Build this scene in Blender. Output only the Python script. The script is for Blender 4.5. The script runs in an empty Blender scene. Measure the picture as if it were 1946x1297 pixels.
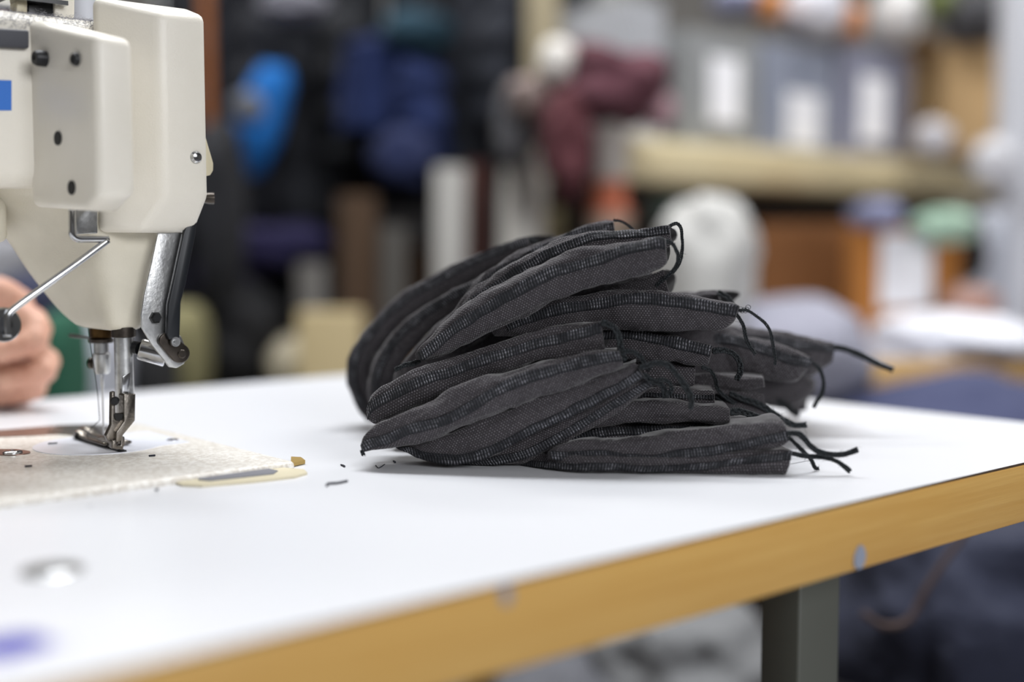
import bpy, bmesh, math, random
from mathutils import Vector, Matrix, noise
R = random.Random(7)
sc = bpy.context.scene
COL = sc.collection
# ------------------------------------------------------------------ camera model
F = 2367.0
CAM = Vector((0, 0, .86)); TZ = .75
PIT = math.atan(183.5 / F)
def ray(px, py):
    rx = (px - 973) / F; ry = (648.5 - py) / F
    return Vector((rx, math.cos(PIT) + ry * math.sin(PIT), -math.sin(PIT) + ry * math.cos(PIT)))
def at(px, py, d):
    r = ray(px, py); return CAM + r * (d / r.y)
def ground(px, py, z=TZ):
    r = ray(px, py); return CAM + r * ((z - CAM.z) / r.z)
ANG = math.radians(41.3)
A = Vector((math.cos(ANG), math.sin(ANG), 0)); B = Vector((-math.sin(ANG), math.cos(ANG), 0)); Z = Vector((0, 0, 1))
N0 = Vector((-.2194, .6633, 0))
def mp(a, b, z): return N0 + A * a + B * b + Z * z
def pb(px, py, b):
    r = ray(px, py); t = (b - (CAM - N0).dot(B)) / r.dot(B); return CAM + r * t
def pa(px, py, a):
    r = ray(px, py); t = (a - (CAM - N0).dot(A)) / r.dot(A); return CAM + r * t
def fr(p):
    q = p - N0; return (q.dot(A), q.dot(B), p.z)
# ------------------------------------------------------------------ materials
def lin(h):
    h = h.lstrip('#'); v = [int(h[i:i + 2], 16) / 255 for i in (0, 2, 4)]
    return tuple([(c / 12.92 if c <= .04045 else ((c + .055) / 1.055) ** 2.4) for c in v] + [1])
class NT:
    def __init__(s, name):
        s.m = bpy.data.materials.new(name); s.m.use_nodes = True
        s.t = s.m.node_tree; s.b = s.t.nodes['Principled BSDF']
    def n(s, kind, **kw):
        x = s.t.nodes.new(kind)
        for k, v in kw.items():
            if k.startswith('i_'): x.inputs[int(k[2:])].default_value = v
            else: setattr(x, k, v)
        return x
    def l(s, a, b): s.t.links.new(a, b)
    def math(s, op, a, b=None, c=None):
        x = s.n('ShaderNodeMath', operation=op)
        for i, v in enumerate((a, b, c)):
            if v is None: continue
            if isinstance(v, (int, float)): x.inputs[i].default_value = v
            else: s.l(v, x.inputs[i])
        return x.outputs[0]
    def mix(s, f, a, b):
        x = s.n('ShaderNodeMix', data_type='RGBA')
        for i, v in ((0, f), (6, a), (7, b)):
            if isinstance(v, (int, float, tuple)): x.inputs[i].default_value = v
            else: s.l(v, x.inputs[i])
        return x.outputs[2]
    def ramp(s, f, stops):
        x = s.n('ShaderNodeValToRGB'); e = x.color_ramp.elements
        while len(e) < len(stops): e.new(.5)
        for q, (p, c) in zip(e, stops): q.position = p; q.color = c
        s.l(f, x.inputs[0]); return x.outputs[0]
    def noise(s, scale, detail=3, vec=None, rough=.55):
        x = s.n('ShaderNodeTexNoise'); x.inputs['Scale'].default_value = scale
        x.inputs['Detail'].default_value = detail; x.inputs['Roughness'].default_value = rough
        if vec is None:
            g = s.n('ShaderNodeTexCoord'); vec = g.outputs['Object']
        s.l(vec, x.inputs['Vector']); return x.outputs['Fac']
    def bump(s, h, dist, strength=1):
        x = s.n('ShaderNodeBump'); x.inputs['Distance'].default_value = dist; x.inputs['Strength'].default_value = strength
        s.l(h, x.inputs['Height']); s.l(x.outputs[0], s.b.inputs['Normal'])
def mat(name, hexc, rough=.5, metal=0, bump=None, vary=None, spec=None, coat=0, trans=0):
    n = NT(name); c = lin(hexc); n.b.inputs['Base Color'].default_value = c
    n.b.inputs['Roughness'].default_value = rough; n.b.inputs['Metallic'].default_value = metal
    if spec is not None: n.b.inputs['Specular IOR Level'].default_value = spec
    if coat: n.b.inputs['Coat Weight'].default_value = coat
    if vary:
        f = n.noise(vary[0], 4)
        c2 = lin(vary[1]); n.l(n.ramp(f, [(.35, c), (.7, c2)]), n.b.inputs['Base Color'])
    if bump: n.bump(n.noise(bump[0], 3), bump[1])
    return n.m
M = {}
M['cream'] = mat('cream_enamel', '#e6e1d6', .38, bump=(900, .00012), vary=(30, '#e2ddd1'))
M['cream_rough'] = mat('cream_textured_enamel', '#d8d2c2', .45, bump=(1300, .00016), vary=(60, '#d2ccbc'))
M['beige'] = mat('beige_plastic', '#cfc6ab', .45)
M['chrome'] = mat('polished_chrome', '#c9cacc', .16, 1, vary=(90, '#aeb0b4'))
M['steel'] = mat('brushed_steel', '#c3c4c4', .33, 1, bump=(500, .0001), vary=(200, '#a3a4a6'))
M['dsteel'] = mat('dark_steel', '#4e4843', .36, .9, vary=(150, '#3a3531'))
M['nickel'] = mat('worn_nickel', '#918b84', .27, 1, vary=(180, '#6f6a64'), bump=(700, .0001))
M['black'] = mat('black_oxide', '#17181b', .42, .3)
M['blackrod'] = mat('black_lacquered_metal', '#1c1f24', .35, .2)
M['brass'] = mat('old_brass', '#6b5233', .35, 1, vary=(120, '#3a2c1b'))
M['gold'] = mat('pale_brass', '#b79a5c', .4, .6)
M['hole'] = mat('hole_shade', '#0b0b0c', .7)  # near-black colour for the shade inside holes and slots
M['blue'] = mat('blue_label_ink', '#0a67c4', .4)
M['plate'] = mat('needle_plate_metal', '#e9ebf4', .3, .1, vary=(25, '#e2e5ef'))
M['copper'] = mat('copper_tinted_plate', '#9a7f74', .28, .8, vary=(60, '#7f685f'))
M['greytape'] = mat('grey_rubber', '#6f7078', .55)
M['thread'] = mat('grey_sewing_thread', '#3b3a40', .8)
M['lint'] = mat('pale_lint', '#9a9aa1', .95)
M['lintdark'] = mat('dark_lint', '#2b2d36', .95)
M['leg'] = mat('grey_green_painted_steel', '#5a5d57', .5)
M['chip'] = mat('grey_lavender_filler', '#98a0b2', .6, bump=(600, .0002))
# bed: cream enamel with sparkle
n = NT('bed_enamel'); f = n.noise(420, 2)
n.l(n.ramp(f, [(.42, lin('#d6d0c7')), (.6, lin('#efece6'))]), n.b.inputs['Base Color'])
n.b.inputs['Roughness'].default_value = .3; n.bump(n.noise(620, 2), .0003); M['bed'] = n.m
# skin
n = NT('skin'); f = n.noise(38, 4)
n.l(n.ramp(f, [(.3, lin('#c98f78')), (.7, lin('#e0b39c'))]), n.b.inputs['Base Color'])
n.b.inputs['Roughness'].default_value = .5; n.b.inputs['Subsurface Weight'].default_value = .08
n.b.inputs['Subsurface Radius'].default_value = (.012, .005, .003); n.bump(n.noise(260, 3), .0004); M['skin'] = n.m
M['nail'] = mat('fingernail', '#e3bfae', .3)
# wood edge: stretched grain along the table's length
n = NT('golden_wood_edge'); g = n.n('ShaderNodeTexCoord'); mpn = n.n('ShaderNodeMapping')
mpn.inputs['Rotation'].default_value = (0, 0, -ANG); mpn.inputs['Scale'].default_value = (1, 1, 1)
n.l(g.outputs['Object'], mpn.inputs['Vector'])
m2 = n.n('ShaderNodeMapping'); m2.inputs['Scale'].default_value = (9, 160, 260); n.l(mpn.outputs[0], m2.inputs['Vector'])
f1 = n.noise(1, 5, m2.outputs[0], .6); f2 = n.noise(14, 3)
c = n.ramp(f1, [(.3, lin('#cd9a4a')), (.7, lin('#e0b466'))])
c = n.mix(n.math('MULTIPLY', f2, .45), c, lin('#dab473'))
n.l(c, n.b.inputs['Base Color']); n.b.inputs['Roughness'].default_value = .42; n.bump(f1, .0003); M['wood'] = n.m
M['lamedge'] = mat('dark_laminate_edge', '#4a3a2c', .6)
# white laminate with an ink smear
n = NT('white_laminate'); g = n.n('ShaderNodeNewGeometry'); sp = n.n('ShaderNodeSeparateXYZ'); n.l(g.outputs['Position'], sp.inputs[0])
wn = n.noise(60, 3)
def blob(px, py, ra, rb):
    c0 = ground(px, py); ax = n.math('SUBTRACT', sp.outputs[0], c0.x); ay = n.math('SUBTRACT', sp.outputs[1], c0.y)
    d2 = n.math('ADD', n.math('POWER', n.math('DIVIDE', ax, ra), 2), n.math('POWER', n.math('DIVIDE', ay, rb), 2))
    d2 = n.math('ADD', d2, n.math('MULTIPLY', n.math('SUBTRACT', wn, .5), 1.6))
    x = n.n('ShaderNodeMapRange'); x.inputs[1].default_value = 1.1; x.inputs[2].default_value = .55; n.l(d2, x.inputs[0]); return x.outputs[0]
wear = n.noise(5, 4)
c = n.mix(n.math('MULTIPLY', wear, .25), lin('#dddee2'), lin('#d3d5da'))
c = n.mix(blob(14, 1228, .012, .013), c, lin('#2a2ea8'))
c = n.mix(n.math('MULTIPLY', blob(105, 1225, .006, .005), .25), c, lin('#7478c8'))
c = n.mix(n.math('MULTIPLY', blob(172, 962, .002, .002), .6), c, lin('#8a8c98'))
n.l(c, n.b.inputs['Base Color']); n.b.inputs['Roughness'].default_value = .3; M['laminate'] = n.m
# pouch fabric: woven dots in UV metres
def fabric(name, base, dot, base2):
    n = NT(name); uv = n.n('ShaderNodeUVMap'); uv.uv_map = 'uv'; s = n.n('ShaderNodeSeparateXYZ'); n.l(uv.outputs[0], s.inputs[0])
    u = n.math('DIVIDE', s.outputs[0], .00150); v = n.math('DIVIDE', s.outputs[1], .00105)
    row = n.math('FLOOR', v); odd = n.math('MODULO', n.math('ABSOLUTE', row), 2)
    u = n.math('ADD', u, n.math('MULTIPLY', odd, .5))
    du = n.math('SUBTRACT', n.math('FRACT', u), .5); dv = n.math('SUBTRACT', n.math('FRACT', v), .5)
    d = n.math('SQRT', n.math('ADD', n.math('POWER', n.math('MULTIPLY', du, 1.25), 2), n.math('POWER', n.math('MULTIPLY', dv, 1.0), 2)))
    x = n.n('ShaderNodeMapRange'); x.inputs[1].default_value = .33; x.inputs[2].default_value = .10; n.l(d, x.inputs[0]); m = x.outputs[0]
    cxy = n.n('ShaderNodeCombineXYZ'); n.l(n.math('FLOOR', u), cxy.inputs[0]); n.l(row, cxy.inputs[1])
    wnz = n.n('ShaderNodeTexWhiteNoise', noise_dimensions='2D'); n.l(cxy.outputs[0], wnz.inputs['Vector']); m = n.math('MULTIPLY', m, n.math('MULTIPLY_ADD', wnz.outputs[0], .75, .25))
    big = n.noise(45, 3); fine = n.noise(1600, 2)
    base_c = n.mix(big, lin(base), lin(base2))
    k = n.math('MULTIPLY', m, n.math('MULTIPLY_ADD', fine, 1.0, .05))
    n.l(n.mix(k, base_c, lin(dot)), n.b.inputs['Base Color'])
    n.b.inputs['Roughness'].default_value = .85; n.b.inputs['Specular IOR Level'].default_value = .25
    n.b.inputs['Sheen Weight'].default_value = .3; n.b.inputs['Sheen Roughness'].default_value = .35
    h = n.math('ADD', m, n.math('MULTIPLY', fine, .5)); n.bump(h, .00022); return n.m
M['fabric'] = fabric('charcoal_woven_fabric', '#2f2c2f', '#b4b0b6', '#3b383b')
# second, plainer tone is not needed: every pouch shows the same cloth
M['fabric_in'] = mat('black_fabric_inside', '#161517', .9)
# overlock seam in UV: u metres, v 0..1
n = NT('black_overlock_stitching'); uv = n.n('ShaderNodeUVMap'); uv.uv_map = 'uv'; s = n.n('ShaderNodeSeparateXYZ'); n.l(uv.outputs[0], s.inputs[0])
wob = n.noise(330, 2)
u = n.math('ADD', n.math('DIVIDE', s.outputs[0], .00145), n.math('MULTIPLY', wob, .8))
bar = n.math('ABSOLUTE', n.math('SUBTRACT', n.math('FRACT', u), .5))
x = n.n('ShaderNodeMapRange'); x.inputs[1].default_value = .22; x.inputs[2].default_value = .46; n.l(bar, x.inputs[0]); barm = x.outputs[0]
v3 = n.math('FRACT', n.math('MULTIPLY', s.outputs[1], 3.6)); v3 = n.math('ABSOLUTE', n.math('SUBTRACT', v3, .5))
x = n.n('ShaderNodeMapRange'); x.inputs[1].default_value = .42; x.inputs[2].default_value = .2; n.l(v3, x.inputs[0]); vm = x.outputs[0]
ed = n.math('ABSOLUTE', n.math('SUBTRACT', s.outputs[1], .5)); x = n.n('ShaderNodeMapRange'); x.inputs[1].default_value = .42; x.inputs[2].default_value = .33; n.l(ed, x.inputs[0]); em = x.outputs[0]
pat = n.noise(120, 3); x = n.n('ShaderNodeMapRange'); x.inputs[1].default_value = .38; x.inputs[2].default_value = .62; n.l(pat, x.inputs[0])
cxy = n.n('ShaderNodeCombineXYZ'); n.l(n.math('FLOOR', u), cxy.inputs[0]); n.l(n.math('FLOOR', n.math('MULTIPLY', s.outputs[1], 3.6)), cxy.inputs[1])
wnz = n.n('ShaderNodeTexWhiteNoise', noise_dimensions='2D'); n.l(cxy.outputs[0], wnz.inputs['Vector'])
dots = n.math('MULTIPLY', n.math('MULTIPLY', barm, vm), n.math('MULTIPLY', em, x.outputs[0])); dots = n.math('MULTIPLY', dots, n.math('MULTIPLY_ADD', n.math('POWER', wnz.outputs[0], 1.6), 1.1, .12))
fine = n.noise(1500, 2)
c = n.mix(fine, lin('#0b0c0f'), lin('#26282d')); c = n.mix(n.math('MULTIPLY', n.math('MULTIPLY', barm, em), n.math('MULTIPLY_ADD', x.outputs[0], .6, .25)), c, lin('#4a494f')); c = n.mix(dots, c, lin('#b4b4bc'))
n.l(c, n.b.inputs['Base Color']); n.b.inputs['Roughness'].default_value = .7; n.b.inputs['Specular IOR Level'].default_value = .3
h = n.math('SUBTRACT', n.math('MULTIPLY', fine, .5), n.math('MULTIPLY', barm, .7)); n.bump(h, .0005); M['seam'] = n.m
M['tail'] = mat('black_thread_chain', '#15181b', .75, bump=(1200, .0003), vary=(900, '#2a3034'))
# ------------------------------------------------------------------ object helpers
def link(o): COL.objects.link(o); return o
def tag(o, label=None, cat=None, group=None, kind=None):
    if label: o['label'] = label
    if cat: o['category'] = cat
    if group: o['group'] = group
    if kind: o['kind'] = kind
    return o
def empty(name, loc, label, cat, group=None):
    o = link(bpy.data.objects.new(name, None)); o.location = loc; o.empty_display_size = .02
    bpy.context.view_layer.update()
    return tag(o, label, cat, group)
def mk(name, verts, faces, m, parent=None, smooth=True, uvs=None, sharp=None):
    me = bpy.data.meshes.new(name); me.from_pydata([tuple(v) for v in verts], [], faces)
    if uvs is not None:
        l = me.uv_layers.new(name='uv')
        for p in me.polygons:
            for li in p.loop_indices:
                l.data[li].uv = uvs[p.index][li - p.loop_start]
    ms = m if isinstance(m, (list, tuple)) else [m]
    for q in ms: me.materials.append(q)
    me.update()
    bm = bmesh.new(); bm.from_mesh(me)
    if uvs is None: bmesh.ops.recalc_face_normals(bm, faces=bm.faces)
    bm.to_mesh(me); bm.free()
    for p in me.polygons: p.use_smooth = smooth
    if smooth and sharp is not None: me.set_sharp_from_angle(angle=math.radians(sharp))
    o = link(bpy.data.objects.new(name, me))
    if parent is not None:
        o.parent = parent; o.matrix_parent_inverse = parent.matrix_world.inverted()
    return o
def bev(o, w, seg=3, ang=30):
    b = o.modifiers.new('bevel', 'BEVEL'); b.width = w; b.segments = seg; b.limit_method = 'ANGLE'; b.angle_limit = math.radians(ang)
    b.harden_normals = False
    for p in o.data.polygons: p.use_smooth = True
    o.data.set_sharp_from_angle(angle=math.radians(50)) if False else None
    return o
def prism(name, ring0, ring1, m, parent=None, bevel=0, seg=3, extra=()):
    rings = [ring0] + list(extra) + [ring1]; k = len(ring0); v = [p for r in rings for p in r]; f = []
    for j in range(len(rings) - 1):
        for i in range(k): f.append((j * k + i, j * k + (i + 1) % k, (j + 1) * k + (i + 1) % k, (j + 1) * k + i))
    f.append(tuple(range(k))[::-1]); f.append(tuple(range((len(rings) - 1) * k, len(rings) * k)))
    o = mk(name, v, f, m, parent, smooth=bool(bevel))
    if bevel: bev(o, bevel, seg)
    return o
def plate_b(name, pts, b, th, m, parent=None, bevel=0):      # outline given on the plane b, thickness away from the viewer
    r0 = [pb(x, y, b) for x, y in pts]; r1 = [p + B * th for p in r0]
    return prism(name, r0, r1, m, parent, bevel)
def plate_a(name, pts, a, th, m, parent=None, bevel=0):
    r0 = [pa(x, y, a) for x, y in pts]; r1 = [p + A * th for p in r0]
    return prism(name, r0, r1, m, parent, bevel)
def box(name, c, ax, hs, m, parent=None, bevel=0):
    u, v, w = ax; q = []
    for s in (-1, 1):
        q.append([c + u * (hs[0] * i) + v * (hs[1] * j) + w * (hs[2] * s) for i, j in ((-1, -1), (1, -1), (1, 1), (-1, 1))])
    return prism(name, q[0], q[1], m, parent, bevel)
def frame(t):
    t = t.normalized(); h = Z if abs(t.z) < .9 else Vector((1, 0, 0)); u = t.cross(h).normalized(); return u, t.cross(u).normalized()
def lathe(name, p, ax, prof, m, parent=None, seg=40, sharp=35):   # prof: (distance along ax, radius)
    ax = ax.normalized(); u, w = frame(ax); v = []; f = []
    for h, r in prof:
        for i in range(seg):
            a = 2 * math.pi * i / seg; v.append(p + ax * h + (u * math.cos(a) + w * math.sin(a)) * max(r, 1e-5))
    for j in range(len(prof) - 1):
        for i in range(seg): f.append((j * seg + i, j * seg + (i + 1) % seg, (j + 1) * seg + (i + 1) % seg, (j + 1) * seg + i))
    f.append(tuple(range(seg))[::-1]); f.append(tuple(range((len(prof) - 1) * seg, len(prof) * seg)))
    return mk(name, v, f, m, parent, True, sharp=sharp)
def spline(pts, n):
    P = [Vector(p) for p in pts]; L = [0]
    for i in range(1, len(P)): L.append(L[-1] + (P[i] - P[i - 1]).length)
    out = []
    for k in range(n):
        s = L[-1] * k / (n - 1); i = 0
        while i < len(P) - 2 and L[i + 1] < s: i += 1
        t = (s - L[i]) / max(L[i + 1] - L[i], 1e-9)
        p0 = P[max(i - 1, 0)]; p1 = P[i]; p2 = P[i + 1]; p3 = P[min(i + 2, len(P) - 1)]
        h = L[i + 1] - L[i]
        def tan(a, b, c, la, lb):
            return (c - a) / max(la + lb, 1e-9)
        la = (p1 - p0).length; lc = (p3 - p2).length
        m1 = tan(p0, p1, p2, la, h) * h; m2 = tan(p1, p2, p3, h, lc) * h
        t2 = t * t; t3 = t2 * t
        out.append(p1 * (2 * t3 - 3 * t2 + 1) + m1 * (t3 - 2 * t2 + t) + p2 * (-2 * t3 + 3 * t2) + m2 * (t3 - t2))
    return out
def tube_data(path, rad, seg=8, closed=True):
    v = []; f = []; u = None; n = len(path)
    for i, p in enumerate(path):
        t = (path[min(i + 1, n - 1)] - path[max(i - 1, 0)])
        t = t.normalized() if t.length > 1e-9 else Vector((0, 0, 1))
        if u is None: u, _ = frame(t)
        u = (u - t * u.dot(t)).normalized(); w = t.cross(u); r = rad[i] if isinstance(rad, (list, tuple)) else rad
        for k in range(seg):
            a = 2 * math.pi * k / seg; v.append(p + (u * math.cos(a) + w * math.sin(a)) * r)
    for i in range(n - 1):
        for k in range(seg): f.append((i * seg + k, i * seg + (k + 1) % seg, (i + 1) * seg + (k + 1) % seg, (i + 1) * seg + k))
    f.append(tuple(range(seg))[::-1]); f.append(tuple(range((n - 1) * seg, n * seg))); return v, f
def tube(name, path, rad, m, parent=None, seg=10):
    v, f = tube_data([Vector(p) for p in path], rad, seg); return mk(name, v, f, m, parent, True, sharp=60)
def merge(parts):
    V = []; Fc = []
    for v, f in parts:
        o = len(V); V += v; Fc += [tuple(i + o for i in q) for q in f]
    return V, Fc
# ------------------------------------------------------------------ camera
cd = bpy.data.cameras.new('camera'); cam = link(bpy.data.objects.new('camera', cd)); cam.location = CAM
cam.rotation_euler = (math.pi / 2 - PIT, 0, 0); cd.sensor_width = 36; cd.lens = F / 1946 * 36; cd.clip_start = .01; cd.clip_end = 50
cd.dof.use_dof = True; cd.dof.focus_distance = .626; cd.dof.aperture_fstop = 2.0; cd.dof.aperture_blades = 0
sc.camera = cam
# ------------------------------------------------------------------ room
def struct(name, c, hs, m):
    o = box(name, Vector(c), (Vector((1, 0, 0)), Vector((0, 1, 0)), Z), hs, m); o['kind'] = 'structure'; return o
M['floor'] = mat('grey_concrete_floor', '#77757a', .6, vary=(3, '#6b696c'))
M['wall'] = mat('grey_wall_paint', '#86837f', .8, vary=(1.5, '#7c7975'))
M['ceil'] = mat('white_ceiling', '#dcdcdc', .9)
struct('floor', (0, 1.3, -.05), (3.6, 4, .05), M['floor'])
struct('ceiling', (0, 1.3, 2.85), (3.6, 4, .05), M['ceil'])
struct('wall_back', (0, 4.55, 1.4), (3.6, .05, 1.4), M['wall'])
struct('wall_front', (0, -2.75, 1.4), (3.6, .05, 1.4), M['wall'])
struct('wall_left', (-3.65, .9, 1.4), (.05, 3.7, 1.4), M['wall'])
struct('wall_right', (3.65, .9, 1.4), (.05, 3.7, 1.4), M['wall'])
# ------------------------------------------------------------------ sewing table
C1 = Vector((.366, .7145, 0)); C2 = Vector((-.034, 1.1428, 0)); C0 = Vector((-.0912, .3251, 0))
e = (C1 - C0).normalized(); e2 = (C2 - C1).normalized()
q = [C1 - e * 1.30, C1, C2, C2 - (A * 1.30)]
tb = empty('sewing_table', (q[0] + q[1] + q[2] + q[3]) / 4, 'white laminate sewing table with a golden wooden edge', 'table')
TH = .031
core = prism('wooden_edge', [p + Z * (TZ - TH) for p in q], [p + Z * (TZ - .0012) for p in q], M['wood'], tb, .0012, 2)
top = prism('table_top', [p + Z * (TZ - .0012) for p in q], [p + Z * TZ for p in q], [M['laminate'], M['lamedge']], tb)
for p in top.data.polygons:
    if abs(p.normal.z) < .5: p.material_index = 1
top['label'] = 'white laminate surface'
# leg in view, and the others under the table
def leg(c):
    return prism('leg', [c + A * i * .019 + B * j * .013 for i, j in ((-1, -1), (1, -1), (1, 1), (-1, 1))],
                 [c + A * i * .019 + B * j * .013 + Z * (TZ - TH) for i, j in ((-1, -1), (1, -1), (1, 1), (-1, 1))], M['leg'], tb, .002, 2)
lc = at(1520, 1150, .655); lc.z = 0; lc = lc + A * .019 + B * .013
leg(lc); leg(lc + B * .42 - A * .0); leg(lc - A * .95 + B * .03); leg(lc - A * .95 + B * .42)
# grey filler chips on the wooden edge
nb = Vector((e.y, -e.x, 0))
def edge_pt(px, py):
    r = ray(px, py); t = ((C1 - CAM).dot(nb)) / r.dot(nb); return CAM + r * t
def chip(pts):
    r0 = [edge_pt(x, y) + nb * .0006 for x, y in pts]; r1 = [edge_pt(x, y) - nb * .0004 for x, y in pts]
    o = prism('filler_chip', r0, r1, M['chip'], tb); o['label'] = 'grey filler spot on the wooden edge'
chip([(1634, 1035), (1640, 1040), (1644, 1054), (1642, 1068), (1636, 1080), (1628, 1083), (1621, 1074), (1622, 1058), (1627, 1044)])
chip([(958, 1112), (968, 1114), (972, 1130), (968, 1146), (960, 1152), (953, 1146), (950, 1130), (952, 1118)])
# screw cap on the table
cp = ground(100, 1086)
lathe('metal_cap', cp, Z, [(.0, .0105), (.0006, .0105), (.0012, .0095), (.0008, .0075), (.0008, .0055), (.0022, .0048), (.0026, .003), (.0027, 0)], M['steel'], tb)['label'] = 'small round metal cap set in the white top'
# ------------------------------------------------------------------ sewing machine
mach = empty('sewing_machine', mp(0, 0, TZ), 'cream industrial sewing machine with two box covers and a blue label', 'sewing machine')
BZ = TZ + .0035
bedp = [(220, 808), (560, 877)]
ce = ground(562, 877, BZ); ca, cb, _ = fr(ce); fb = cb + .178
bed = [mp(ca, cb, 0), mp(ca, fb, 0), mp(ca - .476, fb, 0), mp(ca - .476, cb, 0)]
o = prism('bed', [p + Z * (TZ - .002) for p in bed], [p + Z * BZ for p in bed], M['bed'], mach, .0022, 3)
# big round needle plate + slide plate, a sliver above the bed
def flat(name, pts, z0, z1, m, parent): return prism(name, [Vector((p.x, p.y, z0)) for p in pts], [Vector((p.x, p.y, z1)) for p in pts], m, parent)
ell = []
for i in range(64):
    a = 2 * math.pi * i / 64; ell.append((236 + 182 * math.cos(a), 851 + 20.5 * math.sin(a)))
g0 = ground(150, 853, BZ); cen = mp(-.004, -.004, 0)
rr = 0.0335
ndl = flat('needle_plate', [cen + (A * math.cos(t) + B * math.sin(t)) * rr for t in [2 * math.pi * i / 72 for i in range(72)]], BZ - .001, BZ + .0004, M['plate'], mach)
sl0 = [mp(.0, -.030, 0), mp(ca - .012, -.028, 0), mp(ca - .012, .024, 0), mp(.0, .024, 0)]
flat('slide_plate', sl0, BZ - .001, BZ + .0003, M['plate'], mach)['label'] = 'smooth metal slide plate'
lathe('plate_screw', ground(328, 838, BZ), Z, [(0, .0032), (.0007, .0032), (.0009, .0022), (.0009, 0)], M['chrome'], mach, 24)
# dark recess strip at the far edge, copper plate on the left with a screw
ch = [ground(x, y, BZ) for x, y in ((-120, 836), (70, 829), (112, 826), (150, 818), (205, 816), (210, 811), (105, 810.5), (0, 819), (-120, 827))]
flat('hinge_plate', ch, BZ - .001, BZ + .0005, M['copper'], mach)['label'] = 'copper toned plate along the far side'
gl = [ground(x, y, BZ) for x, y in ((90, 824), (140, 829), (200, 823), (214, 813), (180, 809), (110, 811))]
flat('oily_strip', gl, BZ, BZ + .0009, M['nickel'], mach)['label'] = 'dark oily metal strip'
el = [ground(8 + 50 * math.cos(2 * math.pi * i / 40), 861 + 5.5 * math.sin(2 * math.pi * i / 40), BZ) for i in range(40)]
flat('copper_plate', el, BZ - .001, BZ + .0005, M['copper'], mach)
lathe('plate_screw', ground(24, 862, BZ + .0005), Z, [(0, .0048), (.001, .0048), (.0016, .0036), (.0016, .0014), (.0008, .001), (.0008, 0)], M['chrome'], mach, 28)
# brass hinge tongue and rubber hinge cushion beside the bed
flat('brass_tongue', [ground(x, y, TZ + .0014) for x, y in ((553, 884), (580, 878), (572, 872), (553, 871))], TZ + .0004, TZ + .0022, M['gold'], mach)
cu = flat('hinge_cushion', [ground(x, y, TZ + .001) for x, y in ((318, 912), (345, 921), (384, 923), (480, 915), (560, 906), (584, 899), (578, 893), (530, 889), (400, 899))], TZ - .001, TZ + .0012, M['beige'], mach)
cu['label'] = 'beige hinge cushion at the near edge of the bed'
flat('cushion_slot', [ground(x, y, TZ + .001) for x, y in ((374, 903), (378, 914), (400, 916), (520, 903), (528, 897), (500, 891))], TZ + .001, TZ + .0016, M['greytape'], cu)
# arm: behind both covers
AB = -.035
zt = .972; zb = pb(30, 355, AB).z
def rrect(c, hw, hh, r, n=6):
    out = []
    for cx, cy, a0 in ((hw - r, hh - r, 0), (-hw + r, hh - r, 90), (-hw + r, -hh + r, 180), (hw - r, -hh + r, 270)):
        for i in range(n + 1):
            t = math.radians(a0 + 90 * i / n); out.append((c[0] + cx + r * math.cos(t), c[1] + cy + r * math.sin(t)))
    return out
sec = rrect(((AB + .035) / 2, (zt + zb) / 2), (.035 - AB) / 2, (zt - zb) / 2, .011)
arm = prism('arm', [mp(-.47, b, z) for b, z in sec], [mp(.022, b, z) for b, z in sec], M['cream'], mach)
for p in arm.data.polygons: p.use_smooth = len(p.vertices) == 4
arm.data.set_sharp_from_angle(angle=math.radians(40))
# pillar carrying the arm at its far end (left of the frame)
pil = rrect((-.43, 0), .045, .036, .012)
prism('pillar', [mp(a, b, BZ) for a, b in pil], [mp(a, b, zb + .01) for a, b in pil], M['cream'], mach)
bar = prism('rail', [pb(x, y, AB - .004) for x, y in ((56, 57), (56, 92), (-400, 68), (-400, 28))], [pb(x, y, AB - .004) + B * .005 for x, y in ((56, 57), (56, 92), (-400, 68), (-400, 28))], mat('grey_rail', '#46474e', .5), mach, .001)
bar['label'] = 'dark grey rail along the arm'
lb = plate_b('blue_label', [(22, 153), (22, 210), (-70, 210), (-70, 150)], AB - .0004, .0006, M['blue'], mach)
# nose
def rpoly(P, r, n=5):
    out = []; k = len(P)
    for i in range(k):
        p = Vector(P[i]); a = (Vector(P[i - 1]) - p); b = (Vector(P[(i + 1) % k]) - p)
        ra = min(r, a.length * .45); rb = min(r, b.length * .45); p0 = p + a.normalized() * ra; p2 = p + b.normalized() * rb
        for j in range(n + 1):
            t = j / n; out.append(p0 * (1 - t) ** 2 + p * 2 * t * (1 - t) + p2 * t * t)
    return out
lev = [(.8145, (-.006, -.031), (-.007, .008), (.006, .008), (.007, -.031), .006),
       (.8165, (-.009, -.034), (-.010, .016), (.008, .016), (.010, -.034), .007),
       (.826, (-.011, -.035), (-.0155, .029), (.011, .031), (.0115, -.035), .008),
       (.845, (-.014, -.036), (-.029, .032), (.013, .032), (.014, -.036), .009),
       (.8656, (-.0177, -.037), (-.043, .032), (.019, .032), (.023, -.037), .010),
       (.884, (-.027, -.0365), (-.064, .033), (.018, .033), (.027, -.0365), .010),
       (zb + .002, (-.034, -.0355), (-.075, .033), (.016, .033), (.020, -.0355), .008),
       (zb + .02, (-.036, -.0345), (-.085, .033), (.016, .033), (.020, -.0345), .008)]
rings = []
for z, m_, l_, br, r_, rad in lev:
    rings.append([mp(p.x, p.y, .86 + (z - .86) * .97) for p in rpoly([m_, r_, br, l_], rad)])
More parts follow.
